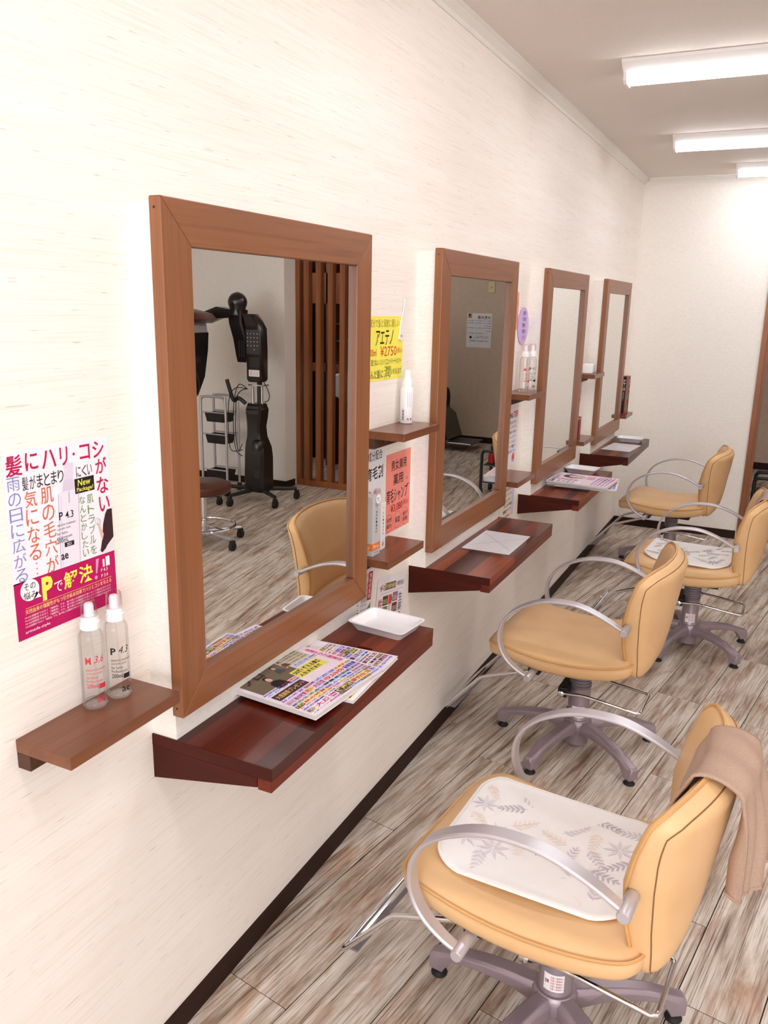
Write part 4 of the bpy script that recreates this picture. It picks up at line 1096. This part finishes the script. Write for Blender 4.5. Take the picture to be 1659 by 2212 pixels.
# white cut-out of a slim product, stuck over the corner of the yellow notice
t = thing('paper_cutout', 'white slim bottle cut-out stuck on the yellow notice corner', 'cut-out', (0.0016, 2.194, 1.462))
def cut(u, v, q):
    r = -0.26; c, s = math.cos(r), math.sin(r)
    return (q, u*c-v*s, u*s+v*c)
MB().prism([(-0.011, 0), (0.011, 0), (0.0108, 0.078), (-0.0108, 0.078)], lambda a, b, q: cut(a, b, q), 0, 0.004).build('cutout_body', M['paper'], t)
MB().prism([(-0.006, 0.0782), (0.006, 0.0782), (0.005, 0.119), (0.0, 0.122), (-0.005, 0.119)], lambda a, b, q: cut(a, b, q), 0, 0.0035).build('cutout_cap', M['paper'], t)
pr = Print(lambda u, v, h: cut(u/1000, -v/1000, 0.004+h)); pr.text('ae', -5, -16, 5, -10, (90, 80, 96)); pr.finish(t)
# white notice
o, pr = wall_sheet('handwritten_notice', 'white handwritten notice behind the grey carton, partly hidden by the frame', 1.930, 1.196, 0.184, 0.257, (238, 238, 242), cat='notice')
pr.text('成分配合', 76, 38, 166, 66, (40, 36, 40)); pr.text('育毛剤', 68, 84, 172, 122, (24, 20, 24), 0.012); pr.text('¥3080', 20, 150, 96, 178, (176, 30, 44), 0.006); pr.text('(税込)', 112, 150, 160, 172, (190, 60, 70))
pr.finish(o)
# coral notice
o, pr = wall_sheet('handwritten_notice', 'coral pink handwritten shampoo notice above the lower shelf', 2.125, 1.132, 0.175, 0.243, (246, 146, 132), cat='notice')
BK2 = (52, 22, 26)
pr.text('男女兼用', 34, 22, 142, 54, BK2, 0.004); pr.text('薬用', 50, 66, 120, 100, BK2, 0.006); pr.text('育毛シャンプ', 6, 108, 156, 152, BK2, 0.006); pr.line(150, 114, 170, 112, 2, BK2); pr.ring(150, 92, 4, 4, 1.2, BK2)
pr.text('¥3,080', 36, 158, 120, 186, (186, 20, 40), 0.012); pr.text('(税込)', 124, 158, 164, 178, (200, 40, 50))
for cx, s1, s2 in ((26, '天然', '成分'), (86, '保湿', ''), (142, '血行', '促進')):
    pr.ring(cx, 212, 25, 27, 1.2, (206, 60, 70))
    pr.text(s1, cx-17, 196 if s2 else 203, cx+17, 210 if s2 else 222, BK2, 0.004)
    if s2: pr.text(s2, cx-17, 214, cx+17, 228, BK2, 0.004)
pr.finish(o)
# leaflets under the lower shelf
o, pr = wall_sheet('leaflet', 'white herbal leaflet with photo grid below the lower shelf', 2.086, 0.764, 0.205, 0.290, (244, 240, 246), rot=-0.17, cat='leaflet', x=0.0014)
pr.text('9種の', 20, 24, 54, 46, (176, 30, 60), 0.01)
for k, ch in enumerate('天然植物由来'): pr.rect(56+k*13, 22, 68+k*13, 44, (150, 60, 40) if k % 2 else (110, 130, 60)); pr.text(ch, 57.5+k*13, 26, 66.5+k*13, 40, (250, 240, 210), 0.01, lift=0.0002)
pr.text('の根を巡る', 138, 24, 192, 40, (70, 50, 60)); pr.line(24, 54, 190, 50, 0.8, (120, 100, 110))
pr.vtext('柑橘の', 12, 66, 40, 180, (186, 40, 60), 0.004)
for c_ in range(2):
    for r in range(4):
        x0, y0 = (44, 62+r*34) if c_ == 0 else (116, 58+r*34)
        pr.rect(x0, y0, x0+38, y0+30, ((96, 74, 44), (112, 124, 70), (140, 96, 60), (70, 90, 50), (150, 110, 150), (120, 60, 50), (92, 110, 64), (100, 84, 56))[c_*4+r], lift=0.0001)
        for q in range(3): pr.rect(x0+3, y0+12+q*5, x0+33, y0+14+q*5, (220, 210, 180), lift=0.0002)
pr.rect(88, 76, 106, 220, (214, 204, 216), lift=0.0001); pr.rect(86, 62, 110, 92, (216, 84, 60), lift=0.0002); pr.rect(108, 70, 114, 84, (90, 140, 60), lift=0.0002)
pr.vtext('生薬の力', 160, 62, 190, 190, (60, 54, 66))
pr.finish(o)
o, pr = wall_sheet('leaflet', 'white leaflet with red and green vertical lettering below the grey carton', 1.900, 0.828, 0.170, 0.250, (242, 238, 244), rot=-0.15, cat='leaflet', x=0.0006)
pr.rect(126, 6, 152, 92, (190, 36, 46)); pr.vtext('育毛促進剤', 131, 10, 147, 88, WH)
pr.poly([(130, 118), (152, 100), (156, 190), (136, 200)], (98, 140, 56)); pr.vtext('自然のまま', 138, 116, 150, 190, WH)
for k in range(4): pr.vtext('髪と頭皮を健やかに保つ成分', 88+k*10, 8, 95+k*10, 200, (90, 84, 92))
pr.vtext('医薬部外品薬用剤', 10, 20, 36, 230, (190, 40, 50), 0.01); pr.vtext('男女共用使用', 46, 40, 74, 230, (90, 140, 60), 0.012)
pr.finish(o)
# gap between second and third mirrors
o, pr = wall_sheet('handwritten_notice', 'pale coral notice just showing past the second mirror', 3.170, 1.622, 0.182, 0.150, (244, 160, 146), cat='notice')
pr.scribble(100, 20, 176, 60, 5, (210, 60, 60), 2.0); pr.scribble(100, 80, 176, 130, 5, (210, 60, 60), 2.0); pr.finish(o)
mb = MB(); n = 36
mb.loft([[(0.0004, 0.077*math.cos(2*PI*k/n), 0.077*math.sin(2*PI*k/n)) for k in range(n)], [(0.0016, 0.077*math.cos(2*PI*k/n), 0.077*math.sin(2*PI*k/n)) for k in range(n)]])
o = mb.build('round_notice', ink((212, 186, 236)), loc=(0.002, 3.427, 1.486)); tag(o, 'round lilac handwritten notice beside the second mirror', 'notice')
pr = Print(lambda u, v, h: (0.0016+h, u/1000, -v/1000))
PUR = (110, 60, 120)
for k, s_ in enumerate(('白髪の', 'ケア染めて', '艶髪に', '実感を', 'います')):
    w = (34, 58, 46, 44, 34)[k]; pr.text(s_, -w/2+6, -62+k*25, w/2+12, -44+k*25, PUR, 0.002)
pr.finish(o)
o, pr = wall_sheet('handwritten_notice', 'white notice headed TOP3 above the empty lower shelf', 3.258, 1.146, 0.184, 0.258, (240, 238, 246), cat='notice')
pr.text('人気商品', 20, 18, 108, 42, (40, 30, 50), 0.01); pr.text('TOP3', 112, 14, 176, 44, (226, 50, 90), 0.03)
for k, (s_, c_) in enumerate((('お手入れやすさ', BLK), ('ヘアオイル', ORG), ('枝毛・切れ毛', (130, 40, 60)), ('シャンプー', (60, 60, 140)), ('トリートメント', RED), ('ツヤ髪へ', BLK), ('毎日のケアに', BLK))):
    pr.text(s_, 60+6*(k % 3), 54+k*21, 160+4*(k % 2), 68+k*21, c_, 0.006)
pr.ring(140, 216, 22, 20, 7, (236, 150, 130)); pr.ell(140, 216, 14, 12, (216, 90, 80)); pr.ring(136, 244, 20, 12, 1, (180, 140, 200))
pr.finish(o)
o, pr = wall_sheet('handwritten_notice', 'cream handwritten notice under the empty lower shelf', 3.240, 0.815, 0.215, 0.26, (246, 236, 222), cat='notice')
for k, s_ in enumerate(('はじめませんか？', 'ヘッドスパ', 'お試しください', 'すっきり爽快', '頭皮ケア', 'お気軽に', 'スタッフまで')): pr.text(s_, 60+8*(k % 2), 14+k*24, 180-8*(k % 3), 30+k*24, BLK if k < 5 else ORG, 0.006)
pr.rect(176, 6, 208, 150, (222, 208, 240)); pr.ell(190, 186, 16, 14, (230, 120, 90)); pr.finish(o)
o, pr = wall_sheet('handwritten_notice', 'narrow strip of white notice showing past the third mirror', 4.462, 1.165, 0.184, 0.18, (240, 238, 242), cat='notice')
pr.text('ご予約', 120, 40, 178, 70, BLK, 0.01); pr.text('承ります', 110, 90, 178, 116, BLK, 0.006); pr.finish(o)
# ------------------------------------------------------------------ seen in the mirrors: slatted screen
t = thing('slat_screen', 'brown wooden slatted screen reflected in the largest mirror', 'screen', (2.0, 6.04, 0))
MB().box(-0.14, 0.89, -0.012, 0.05, 0.0, 0.055).build('bottom_rail', M['slat'], t, bevel=0.002)
MB().box(-0.14, 0.89, -0.012, 0.05, 2.10, 2.17).build('top_rail', M['slat'], t, bevel=0.002)
sm = None
xs_ = [0.838-0.114*k for k in range(1, 9)]
for k, xx in enumerate(xs_):
    if sm is None: sm = MB().box(-0.024, 0.024, -0.010, 0.048, 0.0552, 2.0998).mesh('slat', M['slat'])
    s_ = bpy.data.objects.new('slat', sm); COL.objects.link(s_); s_.parent = t; s_.location = (xx+0.063, 0, 0)
MB().box(0.852, 0.8895, -0.011, 0.049, 0.0552, 2.0998).build('end_post', M['slat'], t)
# back bar behind the screen
t = thing('back_bar', 'dark brown shelf unit behind the slatted screen, seen in the largest mirror', 'shelf unit', (2.0, 6.95, 0))
for x0, x1, z0, z1 in ((0, 1.5, 0.92, 1.0), (0, 1.5, 1.56, 1.84), (0, 1.5, 1.98, 2.1), (1.05, 1.12, 0.0, 2.1), (0.0, 0.05, 0.0, 2.1), (1.45, 1.5, 0, 2.1)):
    MB().box(x0, x1, -0.012, 0.0 if x1-x0 > 0.1 else 0.3, z0, z1).build('panel', M['cabwood'], t)
MB().box(0, 1.5, 0.3, 0.315, 0, 2.1).build('back_panel', M['blackmat'], t)
for z in (1.02, 1.22, 1.38): MB().box(0.06, 1.04, 0.02, 0.29, z-0.012, z).build('shelf_board', M['darkgrey'], t)
for xx, z, rr_, hh, cc, lab in ((0.47, 1.382, 0.024, 0.12, (70, 140, 90), 'green bottle on the top shelf behind the slatted screen'),
        (0.72, 1.382, 0.030, 0.11, (238, 234, 230), 'white bottle on the top shelf behind the slatted screen'),
        (0.62, 1.222, 0.030, 0.10, (120, 60, 130), 'purple bottle on the middle shelf behind the slatted screen'),
        (0.80, 1.222, 0.026, 0.10, (200, 190, 120), 'yellowish bottle on the middle shelf behind the slatted screen'),
        (0.64, 1.022, 0.028, 0.12, (230, 228, 226), 'white bottle on the bottom shelf behind the slatted screen'),
        (0.76, 1.022, 0.024, 0.09, (214, 120, 70), 'orange bottle on the bottom shelf behind the slatted screen')):
    b = thing('salon_bottle', lab, 'bottle', (2.0+xx, 7.05, z), 0, 'bottles on the shelf unit')
    MB().lathe([(rr_*0.9, 0), (rr_, 0.003), (rr_, hh*0.8), (rr_*0.5, hh*0.9)], 14).build('bottle_body', ink(cc), b, smooth=True)
    MB().lathe([(rr_*0.45, hh*0.9), (rr_*0.45, hh*1.12), (rr_*0.3, hh*1.15)], 12).build('bottle_cap', M['white'], b, smooth=True)
# white shampoo basin
t = thing('shampoo_basin', 'white shampoo basin behind the slatted screen in the largest mirror', 'basin', (2.52, 6.62, 0))
def bring2(hx, hy, z, r=0.08):
    o = []
    for qx, qy, a0 in ((1, 1, 0), (-1, 1, 90), (-1, -1, 180), (1, -1, 270)):
        for k in range(5):
            a = math.radians(a0+22.5*k); o.append((qx*(hx-r)+r*math.cos(a), qy*(hy-r)+r*math.sin(a), z))
    return o
MB().loft([bring2(0.17, 0.14, 0.70), bring2(0.26, 0.20, 0.76), bring2(0.29, 0.22, 0.92), bring2(0.29, 0.22, 0.94), bring2(0.26, 0.19, 0.93), bring2(0.20, 0.15, 0.80), bring2(0.1, 0.09, 0.78)]).build('bowl', M['white'], t, smooth=True)
MB().box(-0.16, 0.16, 0.0, 0.2, 0.0, 0.699).build('pedestal', M['blackmat'], t, bevel=0.01)
MB().tube([(0.12, 0.19, 0.93), (0.12, 0.18, 1.0), (0.09, 0.10, 1.03), (0.07, 0.04, 1.0)], 0.012, 8).build('tap', M['chrome'], t, smooth=True)
# ------------------------------------------------------------------ black hair processor on castors
def castor(parent, x, y, r=0.03, name='castor'):
    c = MB().lathe([(r*0.35, -0.014), (r, -0.012), (r, 0.012), (r*0.35, 0.014)], 18, (x, y, r), 'x').build(name, M['rubber'], parent, smooth=True)
    MB().box(x-0.017, x+0.017, y-0.012, y+0.012, r*1.2, r*2+0.012).build('fork', M['blackmat'], c, bevel=0.003)
t = thing('hair_processor', 'tall black hair processor machine on castors, reflected in the largest mirror', 'salon machine', (2.83, 5.36, 0), 0.0)
for k in range(5):
    a = math.radians(212+72*k); R = 0.305; e = (R*math.cos(a), R*math.sin(a))
    lg = MB().tube([(0.03*math.cos(a), 0.03*math.sin(a), 0.10), (0.2*math.cos(a), 0.2*math.sin(a), 0.092), (e[0], e[1], 0.088)], [0.020, 0.017, 0.014], 8).build('leg', M['blackmat'], t, smooth=True)
    castor(lg, e[0], e[1], 0.032)
def rbox(cx, cy_, hx, hy, z, ch=0.25):
    c = min(hx, hy)*ch
    return [(cx+hx-c, cy_-hy, z), (cx+hx, cy_-hy+c, z), (cx+hx, cy_+hy-c, z), (cx+hx-c, cy_+hy, z), (cx-hx+c, cy_+hy, z), (cx-hx, cy_+hy-c, z), (cx-hx, cy_-hy+c, z), (cx-hx+c, cy_-hy, z)]
body = MB().loft([rbox(0.0, 0, 0.092, 0.085, 0.085), rbox(0, 0, 0.094, 0.085, 0.12), rbox(-0.002, 0, 0.094, 0.083, 0.36), rbox(-0.0, 0, 0.088, 0.078, 0.44), rbox(0.016, 0.01, 0.064, 0.066, 0.52), rbox(0.02, 0.01, 0.060, 0.062, 0.60), rbox(0.010, 0.005, 0.068, 0.068, 0.68), rbox(0.006, 0.0, 0.074, 0.070, 0.74), rbox(0.02, 0.02, 0.060, 0.054, 0.785)]).build('body', M['blackpl'], t, smooth=True)
MB().lathe([(0.002, 0.060), (0.03, 0.055), (0.05, 0.036), (0.056, 0.0), (0.054, -0.03)], 20, (-0.030, -0.045, 0.45)).build('dome', M['blackpl'], body, smooth=True)
MB().prism([(-0.058, 0.0), (0.062, 0.0), (0.058, 0.06), (-0.05, 0.06)], lambda a, b, q: (a, -0.076+b*0.45-q, 0.71+b*0.95), 0, 0.006).build('control_panel', M['darkgrey'], body)
for k in range(8): MB().box(-0.065, -0.015, -0.0872, -0.0835, 0.20+k*0.008, 0.203+k*0.008).build('vent_slot', M['darkgrey'], body)
for xx in (-0.035, 0.05): MB().lathe([(0.010, 0.77), (0.010, 0.93)], 12, (xx, 0.01, 0)).build('chrome_post', M['chrome'], t, smooth=True)
MB().lathe([(0.020, 0.78), (0.020, 0.965)], 12, (0.0, 0.03, 0)).build('post', M['blackmat'], t, smooth=True)
MB().box(-0.075, 0.065, -0.03, 0.05, 0.925, 0.935).build('post_clamp', M['chrome'], t)
head = MB().loft([rbox(0.0, 0, 0.055, 0.050, 0.955), rbox(-0.0, 0, 0.068, 0.058, 0.975), rbox(-0.002, 0, 0.070, 0.058, 1.20), rbox(0.008, 0.01, 0.068, 0.058, 1.36), rbox(0.04, 0.02, 0.060, 0.055, 1.42), rbox(0.08, 0.03, 0.05, 0.05, 1.47)]).build('control_head', M['blackpl'], t, smooth=True)
kp = MB().box(-0.062, 0.052, -0.062, -0.0575, 1.17, 1.355).build('keypad', M['darkgrey'], head)
for r in range(5):
    for q in range(4):
        if r == 4 and q not in (1,): continue
        MB().lathe([(0.0035, -0.064), (0.0035, -0.062)], 10, (-0.050+q*0.030, 0, 1.325-r*0.03), 'y').build('key', M['white'], kp)
for k in range(7): MB().box(-0.062, 0.03, -0.0605, -0.0575, 1.075+k*0.011, 1.080+k*0.011).build('vent_slot', M['darkgrey'], head)
lb = MB().box(-0.062, 0.036, -0.061, -0.0575, 1.00, 1.05).build('label_plate', M['paper'], head)
pr = Print(lambda u, v, h: (0.036-u/1000, -0.061-h, 1.05-v/1000))
for k in range(3): pr.text('使用上の注意', 8, 10+k*12, 92, 19+k*12, (206, 96, 90))
pr.finish(lb)
arm = MB().loft([rbox(0.125, 0.02, 0.055, 0.035, 1.10), rbox(0.13, 0.02, 0.058, 0.040, 1.14), rbox(0.15, 0.02, 0.062, 0.045, 1.28), rbox(0.185, 0.02, 0.062, 0.050, 1.40), rbox(0.185, 0.02, 0.065, 0.055, 1.50)]).build('side_arm', M['blackpl'], t, smooth=True)
for k in range(3): MB().box(0.10+k*0.022, 0.106+k*0.022, -0.027, -0.018, 1.14, 1.27).build('rib', M['darkgrey'], arm)
MB().lathe([(0.002, 1.635)]+[(0.076*math.cos(a), 1.557+0.076*math.sin(a)) for a in (1.2, 0.9, 0.6, 0.3, 0, -0.3, -0.6)]+[(0.068, 1.46)], 24, (0.185, 0.02, 0)).build('ball_joint', M['blackpl'], t, smooth=True)
MB().loft([[(x, y-0.02, z) for x, y, z in [(0.20, -0.03, 1.44), (0.20, 0.07, 1.44), (0.20, 0.07, 1.50), (0.20, -0.03, 1.50)]], [(0.34, -0.05, 1.43), (0.34, 0.05, 1.43), (0.34, 0.05, 1.52), (0.34, -0.05, 1.52)], [(0.46, -0.05, 1.39), (0.46, 0.05, 1.39), (0.46, 0.05, 1.48), (0.46, -0.05, 1.48)]]).build('boom', M['blackpl'], t, smooth=True)
MB().tube([tuple(p) for p in cr_spline([(-0.06, 0, 0.955), (-0.085, 0, 0.92), (-0.11, 0, 0.86), (-0.10, 0, 0.815), (-0.06, 0, 0.80)], 5)], 0.0035, 6).build('power_cord', M['rubber'], t, smooth=True)
MB().tube([tuple(p) for p in cr_spline([(0.10, -0.02, 0.78), (0.16, -0.03, 0.82), (0.21, -0.03, 0.80), (0.25, -0.03, 0.90), (0.27, -0.03, 0.96)], 5)], 0.016, 8).build('hand_hose', M['blackmat'], t, smooth=True)
for k, (dx, top) in enumerate(((0.19, 0.93), (0.24, 0.90), (0.17, 0.88))):
    MB().tube([tuple(p) for p in cr_spline([(0.06, -0.05, 0.90), (dx*0.7, -0.06, top), (dx, -0.05, 0.80), (dx+0.02, -0.04, 0.55), (dx-0.01, -0.05, 0.40), (0.12, -0.05, 0.36+0.05*k)], 6)], 0.0035, 6).build('power_cord', M['rubber'], t, smooth=True)
# ------------------------------------------------------------------ hood steamer at the mirror's left edge
t = thing('hood_steamer', 'black and silver hood steamer cut off by the largest mirror frame', 'salon machine', (3.26, 4.98, 0))
for k in range(5):
    a = math.radians(18+72*k); e = (0.27*math.cos(a), 0.27*math.sin(a))
    lg = MB().tube([(0, 0, 0.085), (e[0], e[1], 0.075)], 0.014, 8).build('leg', M['blackmat'], t, smooth=True)
    castor(lg, e[0], e[1], 0.028)
MB().lathe([(0.022, 0.07), (0.022, 1.10)], 14).build('pole', M['chrome'], t, smooth=True)
MB().loft([rbox(0, 0, 0.10, 0.09, 0.86), rbox(0, 0, 0.15, 0.12, 1.0), rbox(-0.01, 0, 0.165, 0.14, 1.2), rbox(-0.02, 0, 0.165, 0.14, 1.33)]).build('hood_body', M['blackpl'], t, smooth=True)
MB().loft([rbox(-0.02, 0, 0.160, 0.135, 1.331), rbox(-0.02, 0, 0.150, 0.13, 1.40)]).build('silver_band', M['armmetal'], t, smooth=True)
MB().loft([rbox(-0.02, 0, 0.19, 0.15, 1.401), rbox(-0.04, 0, 0.22, 0.16, 1.43), rbox(-0.03, 0, 0.19, 0.15, 1.47), rbox(0, 0, 0.10, 0.09, 1.50)]).build('hood_lid', M['brownleather'], t, smooth=True)
MB().tube([(-0.185, -0.12, 1.32), (-0.16, -0.14, 1.20), (-0.13, -0.15, 1.08)], 0.009, 8).build('lever', M['chrome'], t, smooth=True)
MB().lathe([(0.018, -0.165), (0.018, -0.13)], 14, (-0.19, 0, 1.325), 'y').build('lever_pivot', M['chrome'], t, smooth=True)
MB().tube([tuple(p) for p in cr_spline([(-0.15, -0.13, 1.22), (-0.22, -0.13, 1.10), (-0.26, -0.12, 0.98), (-0.24, -0.12, 0.88), (-0.16, -0.1, 0.88)], 6)], 0.0035, 6).build('power_cord', M['rubber'], t, smooth=True)
# ------------------------------------------------------------------ trolley with black trays
t = thing('tray_trolley', 'silver tube trolley with black trays reflected beside the black machine', 'trolley', (3.31, 5.50, 0))
for s in (-1, 1):
    fr_ = MB().tube([tuple(p) for p in cr_spline([(0.125, s*0.085, 0.07), (0.125, s*0.085, 0.74), (0.11, s*0.085, 0.785), (0.08, s*0.085, 0.80), (-0.08, s*0.085, 0.80), (-0.11, s*0.085, 0.785), (-0.125, s*0.085, 0.74), (-0.125, s*0.085, 0.07)], 3)], 0.011, 10).build('tube_frame', M['armmetal'], t, smooth=True)
    for q in (-1, 1): castor(fr_, q*0.125, s*0.085, 0.026)
for z in (0.66, 0.48, 0.18):
    tr_ = MB().loft([rbox(0, 0, 0.09, 0.062, z-0.07, 0.1), rbox(0, 0, 0.105, 0.070, z, 0.1), rbox(0, 0, 0.10, 0.066, z, 0.1), rbox(0, 0, 0.086, 0.058, z-0.064, 0.1)]).build('drawer_tray', M['blackmat'], t)
    for s in (-1, 1): MB().tube([(-0.12, s*0.078, z+0.01), (0.12, s*0.078, z+0.01)], 0.006, 8).build('runner', M['armmetal'], tr_, smooth=True)
# ------------------------------------------------------------------ brown stool on castors
t = thing('round_stool', 'round brown vinyl stool on castors reflected low in the largest mirror', 'stool', (2.44, 4.16, 0))
MB().lathe([(0.05, 0.345), (0.165, 0.350), (0.180, 0.362), (0.186, 0.385), (0.180, 0.405), (0.150, 0.420), (0.05, 0.426), (0.005, 0.426)], 36).build('seat', M['brownleather'], t, smooth=True)
MB().lathe([(0.10, 0.335), (0.10, 0.345)], 20).build('seat_plate', M['blackmat'], t)
MB().lathe([(0.020, 0.17), (0.020, 0.335)], 16).build('column', M['chrome'], t, smooth=True)
MB().lathe([(0.028, 0.055), (0.030, 0.06), (0.030, 0.17), (0.022, 0.172)], 18).build('sleeve', M['chrome'], t, smooth=True)
MB().tube([(0.20*math.cos(2*PI*k/32), 0.20*math.sin(2*PI*k/32), 0.125) for k in range(32)], 0.010, 8, True).build('foot_ring', M['chrome'], t, smooth=True)
for k in range(5):
    a = math.radians(190+72*k); ca, sa = math.cos(a), math.sin(a)
    lg = MB().tube([(0.02*ca, 0.02*sa, 0.085), (0.26*ca, 0.26*sa, 0.075)], 0, flat=(0.036, 0.02, (-sa, ca, 0))).build('leg', M['armmetal'], t, smooth=True)
    MB().tube([(0.0*ca, 0.0*sa, 0.125), (0.2*ca, 0.2*sa, 0.125)], 0.005, 6).build('ring_spoke', M['chrome'], lg, smooth=True)
    castor(lg, 0.26*ca, 0.26*sa, 0.028)
# ------------------------------------------------------------------ dim room past the opening
o = MB().box(-0.15, 0.15, -0.0004, 0.0, -0.192, 0.192).build('wall_notice', M['paper'], loc=(2.342, 9.0994, 1.296)); tag(o, 'white printed notice on the dim wall, reflected in the second mirror', 'notice')
pr = Print(lambda u, v, h: (0.150-u/1000, -0.0004-h, 0.192-v/1000))
pr.rect(10, 4, 60, 56, (196, 160, 120)); pr.rect(22, 8, 40, 36, (40, 34, 36), lift=0.0002)
pr.text('木庄木章'[::-1], 128, 26, 288, 66, (120, 100, 40), 0.02)
for k, (y_, a, b) in enumerate(((78, 10, 290), (104, 10, 290), (134, 212, 290), (158, 10, 290), (192, 230, 290), (218, 10, 200), (252, 120, 270), (268, 80, 270), (300, 40, 270))):
    pr.text('お客様へのお知らせとお願い'[:max(3, (b-a)//22)], a, y_, b, y_+(12 if k < 8 else 20), BLK, 0.006)
for k in range(4): pr.ring(60+k*56, 226, 26, 15, 1.2, (180, 170, 176))
pr.ell(52, 270, 14, 16, (40, 34, 36)); pr.finish(o)
t = thing('wall_socket', 'cream wall socket plate on the dim wall, reflected atop the second mirror', 'socket', (2.213, 9.0995, 1.776))
MB().box(-0.038, 0.038, -0.006, 0.0, -0.060, 0.060).build('plate', plain('cream_plastic', (232, 214, 168), 0.4), t, bevel=0.002)
for xx in (-0.007, 0.007): MB().box(xx-0.0025, xx+0.0025, -0.0068, -0.0055, -0.010, 0.004).build('socket_slot', M['rubber'], t)
def shampoo_chair(x, y, rz, label):
    t = thing('shampoo_chair', label, 'shampoo chair', (x, y, 0), rz, 'black shampoo chairs in the dim room')
    MB().loft([rbox(0, 0, 0.20, 0.22, 0.0, 0.2), rbox(0, 0, 0.20, 0.22, 0.30, 0.2)]).build('pedestal', M['blackmat'], t)
    MB().loft([rbox(0, 0, 0.30, 0.27, 0.301, 0.2), rbox(0, 0, 0.32, 0.28, 0.36, 0.2), rbox(0, 0, 0.31, 0.275, 0.45, 0.2)]).build('seat', M['blackpl'], t, smooth=True)
    MB().loft([[(0.24, -0.26, 0.46), (0.24, 0.26, 0.46), (0.34, 0.26, 0.44), (0.34, -0.26, 0.44)], [(0.50, -0.25, 0.80), (0.50, 0.25, 0.80), (0.58, 0.25, 0.76), (0.58, -0.25, 0.76)], [(0.62, -0.22, 0.98), (0.62, 0.22, 0.98), (0.68, 0.22, 0.94), (0.68, -0.22, 0.94)]]).build('backrest', M['blackpl'], t, smooth=True)
    MB().loft([[(-0.28, -0.24, 0.44), (-0.28, 0.24, 0.44), (-0.25, 0.24, 0.34), (-0.25, -0.24, 0.34)], [(-0.38, -0.24, 0.37), (-0.38, 0.24, 0.37), (-0.32, 0.24, 0.30), (-0.32, -0.24, 0.30)], [(-0.47, -0.23, 0.12), (-0.47, 0.23, 0.12), (-0.43, 0.23, 0.10), (-0.43, -0.23, 0.10)]]).build('leg_rest', M['blackpl'], t, smooth=True)
    fp_ = MB().box(-0.74, -0.44, -0.20, 0.20, 0.075, 0.090).build('foot_plate', M['darkgrey'], t, bevel=0.003)
    MB().tube([(-0.45, -0.21, 0.12), (-0.46, -0.21, 0.085), (-0.74, -0.21, 0.082)], 0.008, 8).build('plate_edge', M['armmetal'], fp_, smooth=True)
    for s in (-1, 1):
        MB().tube([tuple(p) for p in cr_spline([(0.26, s*0.30, 0.40), (0.26, s*0.30, 0.60), (0.18, s*0.30, 0.65), (-0.18, s*0.30, 0.64), (-0.25, s*0.30, 0.58), (-0.25, s*0.30, 0.42)], 4)], 0.024, 8).build('armrest', M['blackpl'], t, smooth=True)
shampoo_chair(2.87, 8.62, 0.0, 'black shampoo chair with grey foot plate, reflected low in the second mirror')
t = thing('tube_cart', 'low black tube cart on castors just inside the opening', 'cart', (1.125, 6.60, 0))
for s in (-1, 1):
    f_ = MB().tube([tuple(p) for p in cr_spline([(-0.205, s*0.13, 0.05), (-0.205, s*0.13, 0.33), (-0.195, s*0.13, 0.37), (-0.16, s*0.13, 0.385), (0.16, s*0.13, 0.385), (0.195, s*0.13, 0.37), (0.205, s*0.13, 0.33), (0.205, s*0.13, 0.05)], 3)], 0.0125, 10).build('tube_frame', M['blackmat'], t, smooth=True)
    for q in (-1, 1): castor(f_, q*0.205, s*0.13, 0.026)
for z in (0.12, 0.27): MB().box(-0.19, 0.19, -0.125, 0.125, z-0.01, z).build('cart_shelf', M['blackmat'], t)
def paper_pile(x, y, z, label):
    t = thing('paper_pile', label, 'papers', (x, y, z))
    for k in range(6): MB().box(-0.07+0.003*(k % 3), 0.07+0.003*(k % 2), -0.10, 0.10-0.004*(k % 3), k*0.006, k*0.006+0.0055).build('folded_sheet', M['paper'], t)
paper_pile(1.245, 6.60, 0.12, 'white papers on the bottom shelf of the black cart')
t = thing('red_bottle', 'red bottle with black cap on the black cart', 'bottle', (1.27, 6.56, 0.27))
MB().lathe([(0.025, 0), (0.03, 0.004), (0.032, 0.06), (0.022, 0.10), (0.012, 0.11)], 18).build('bottle_body', ink((170, 26, 34)), t, smooth=True)
MB().lathe([(0.014, 0.11), (0.014, 0.145), (0.010, 0.15)], 14).build('bottle_cap', M['rubber'], t, smooth=True)

bpy.data.objects.remove(_to, do_unlink=True)
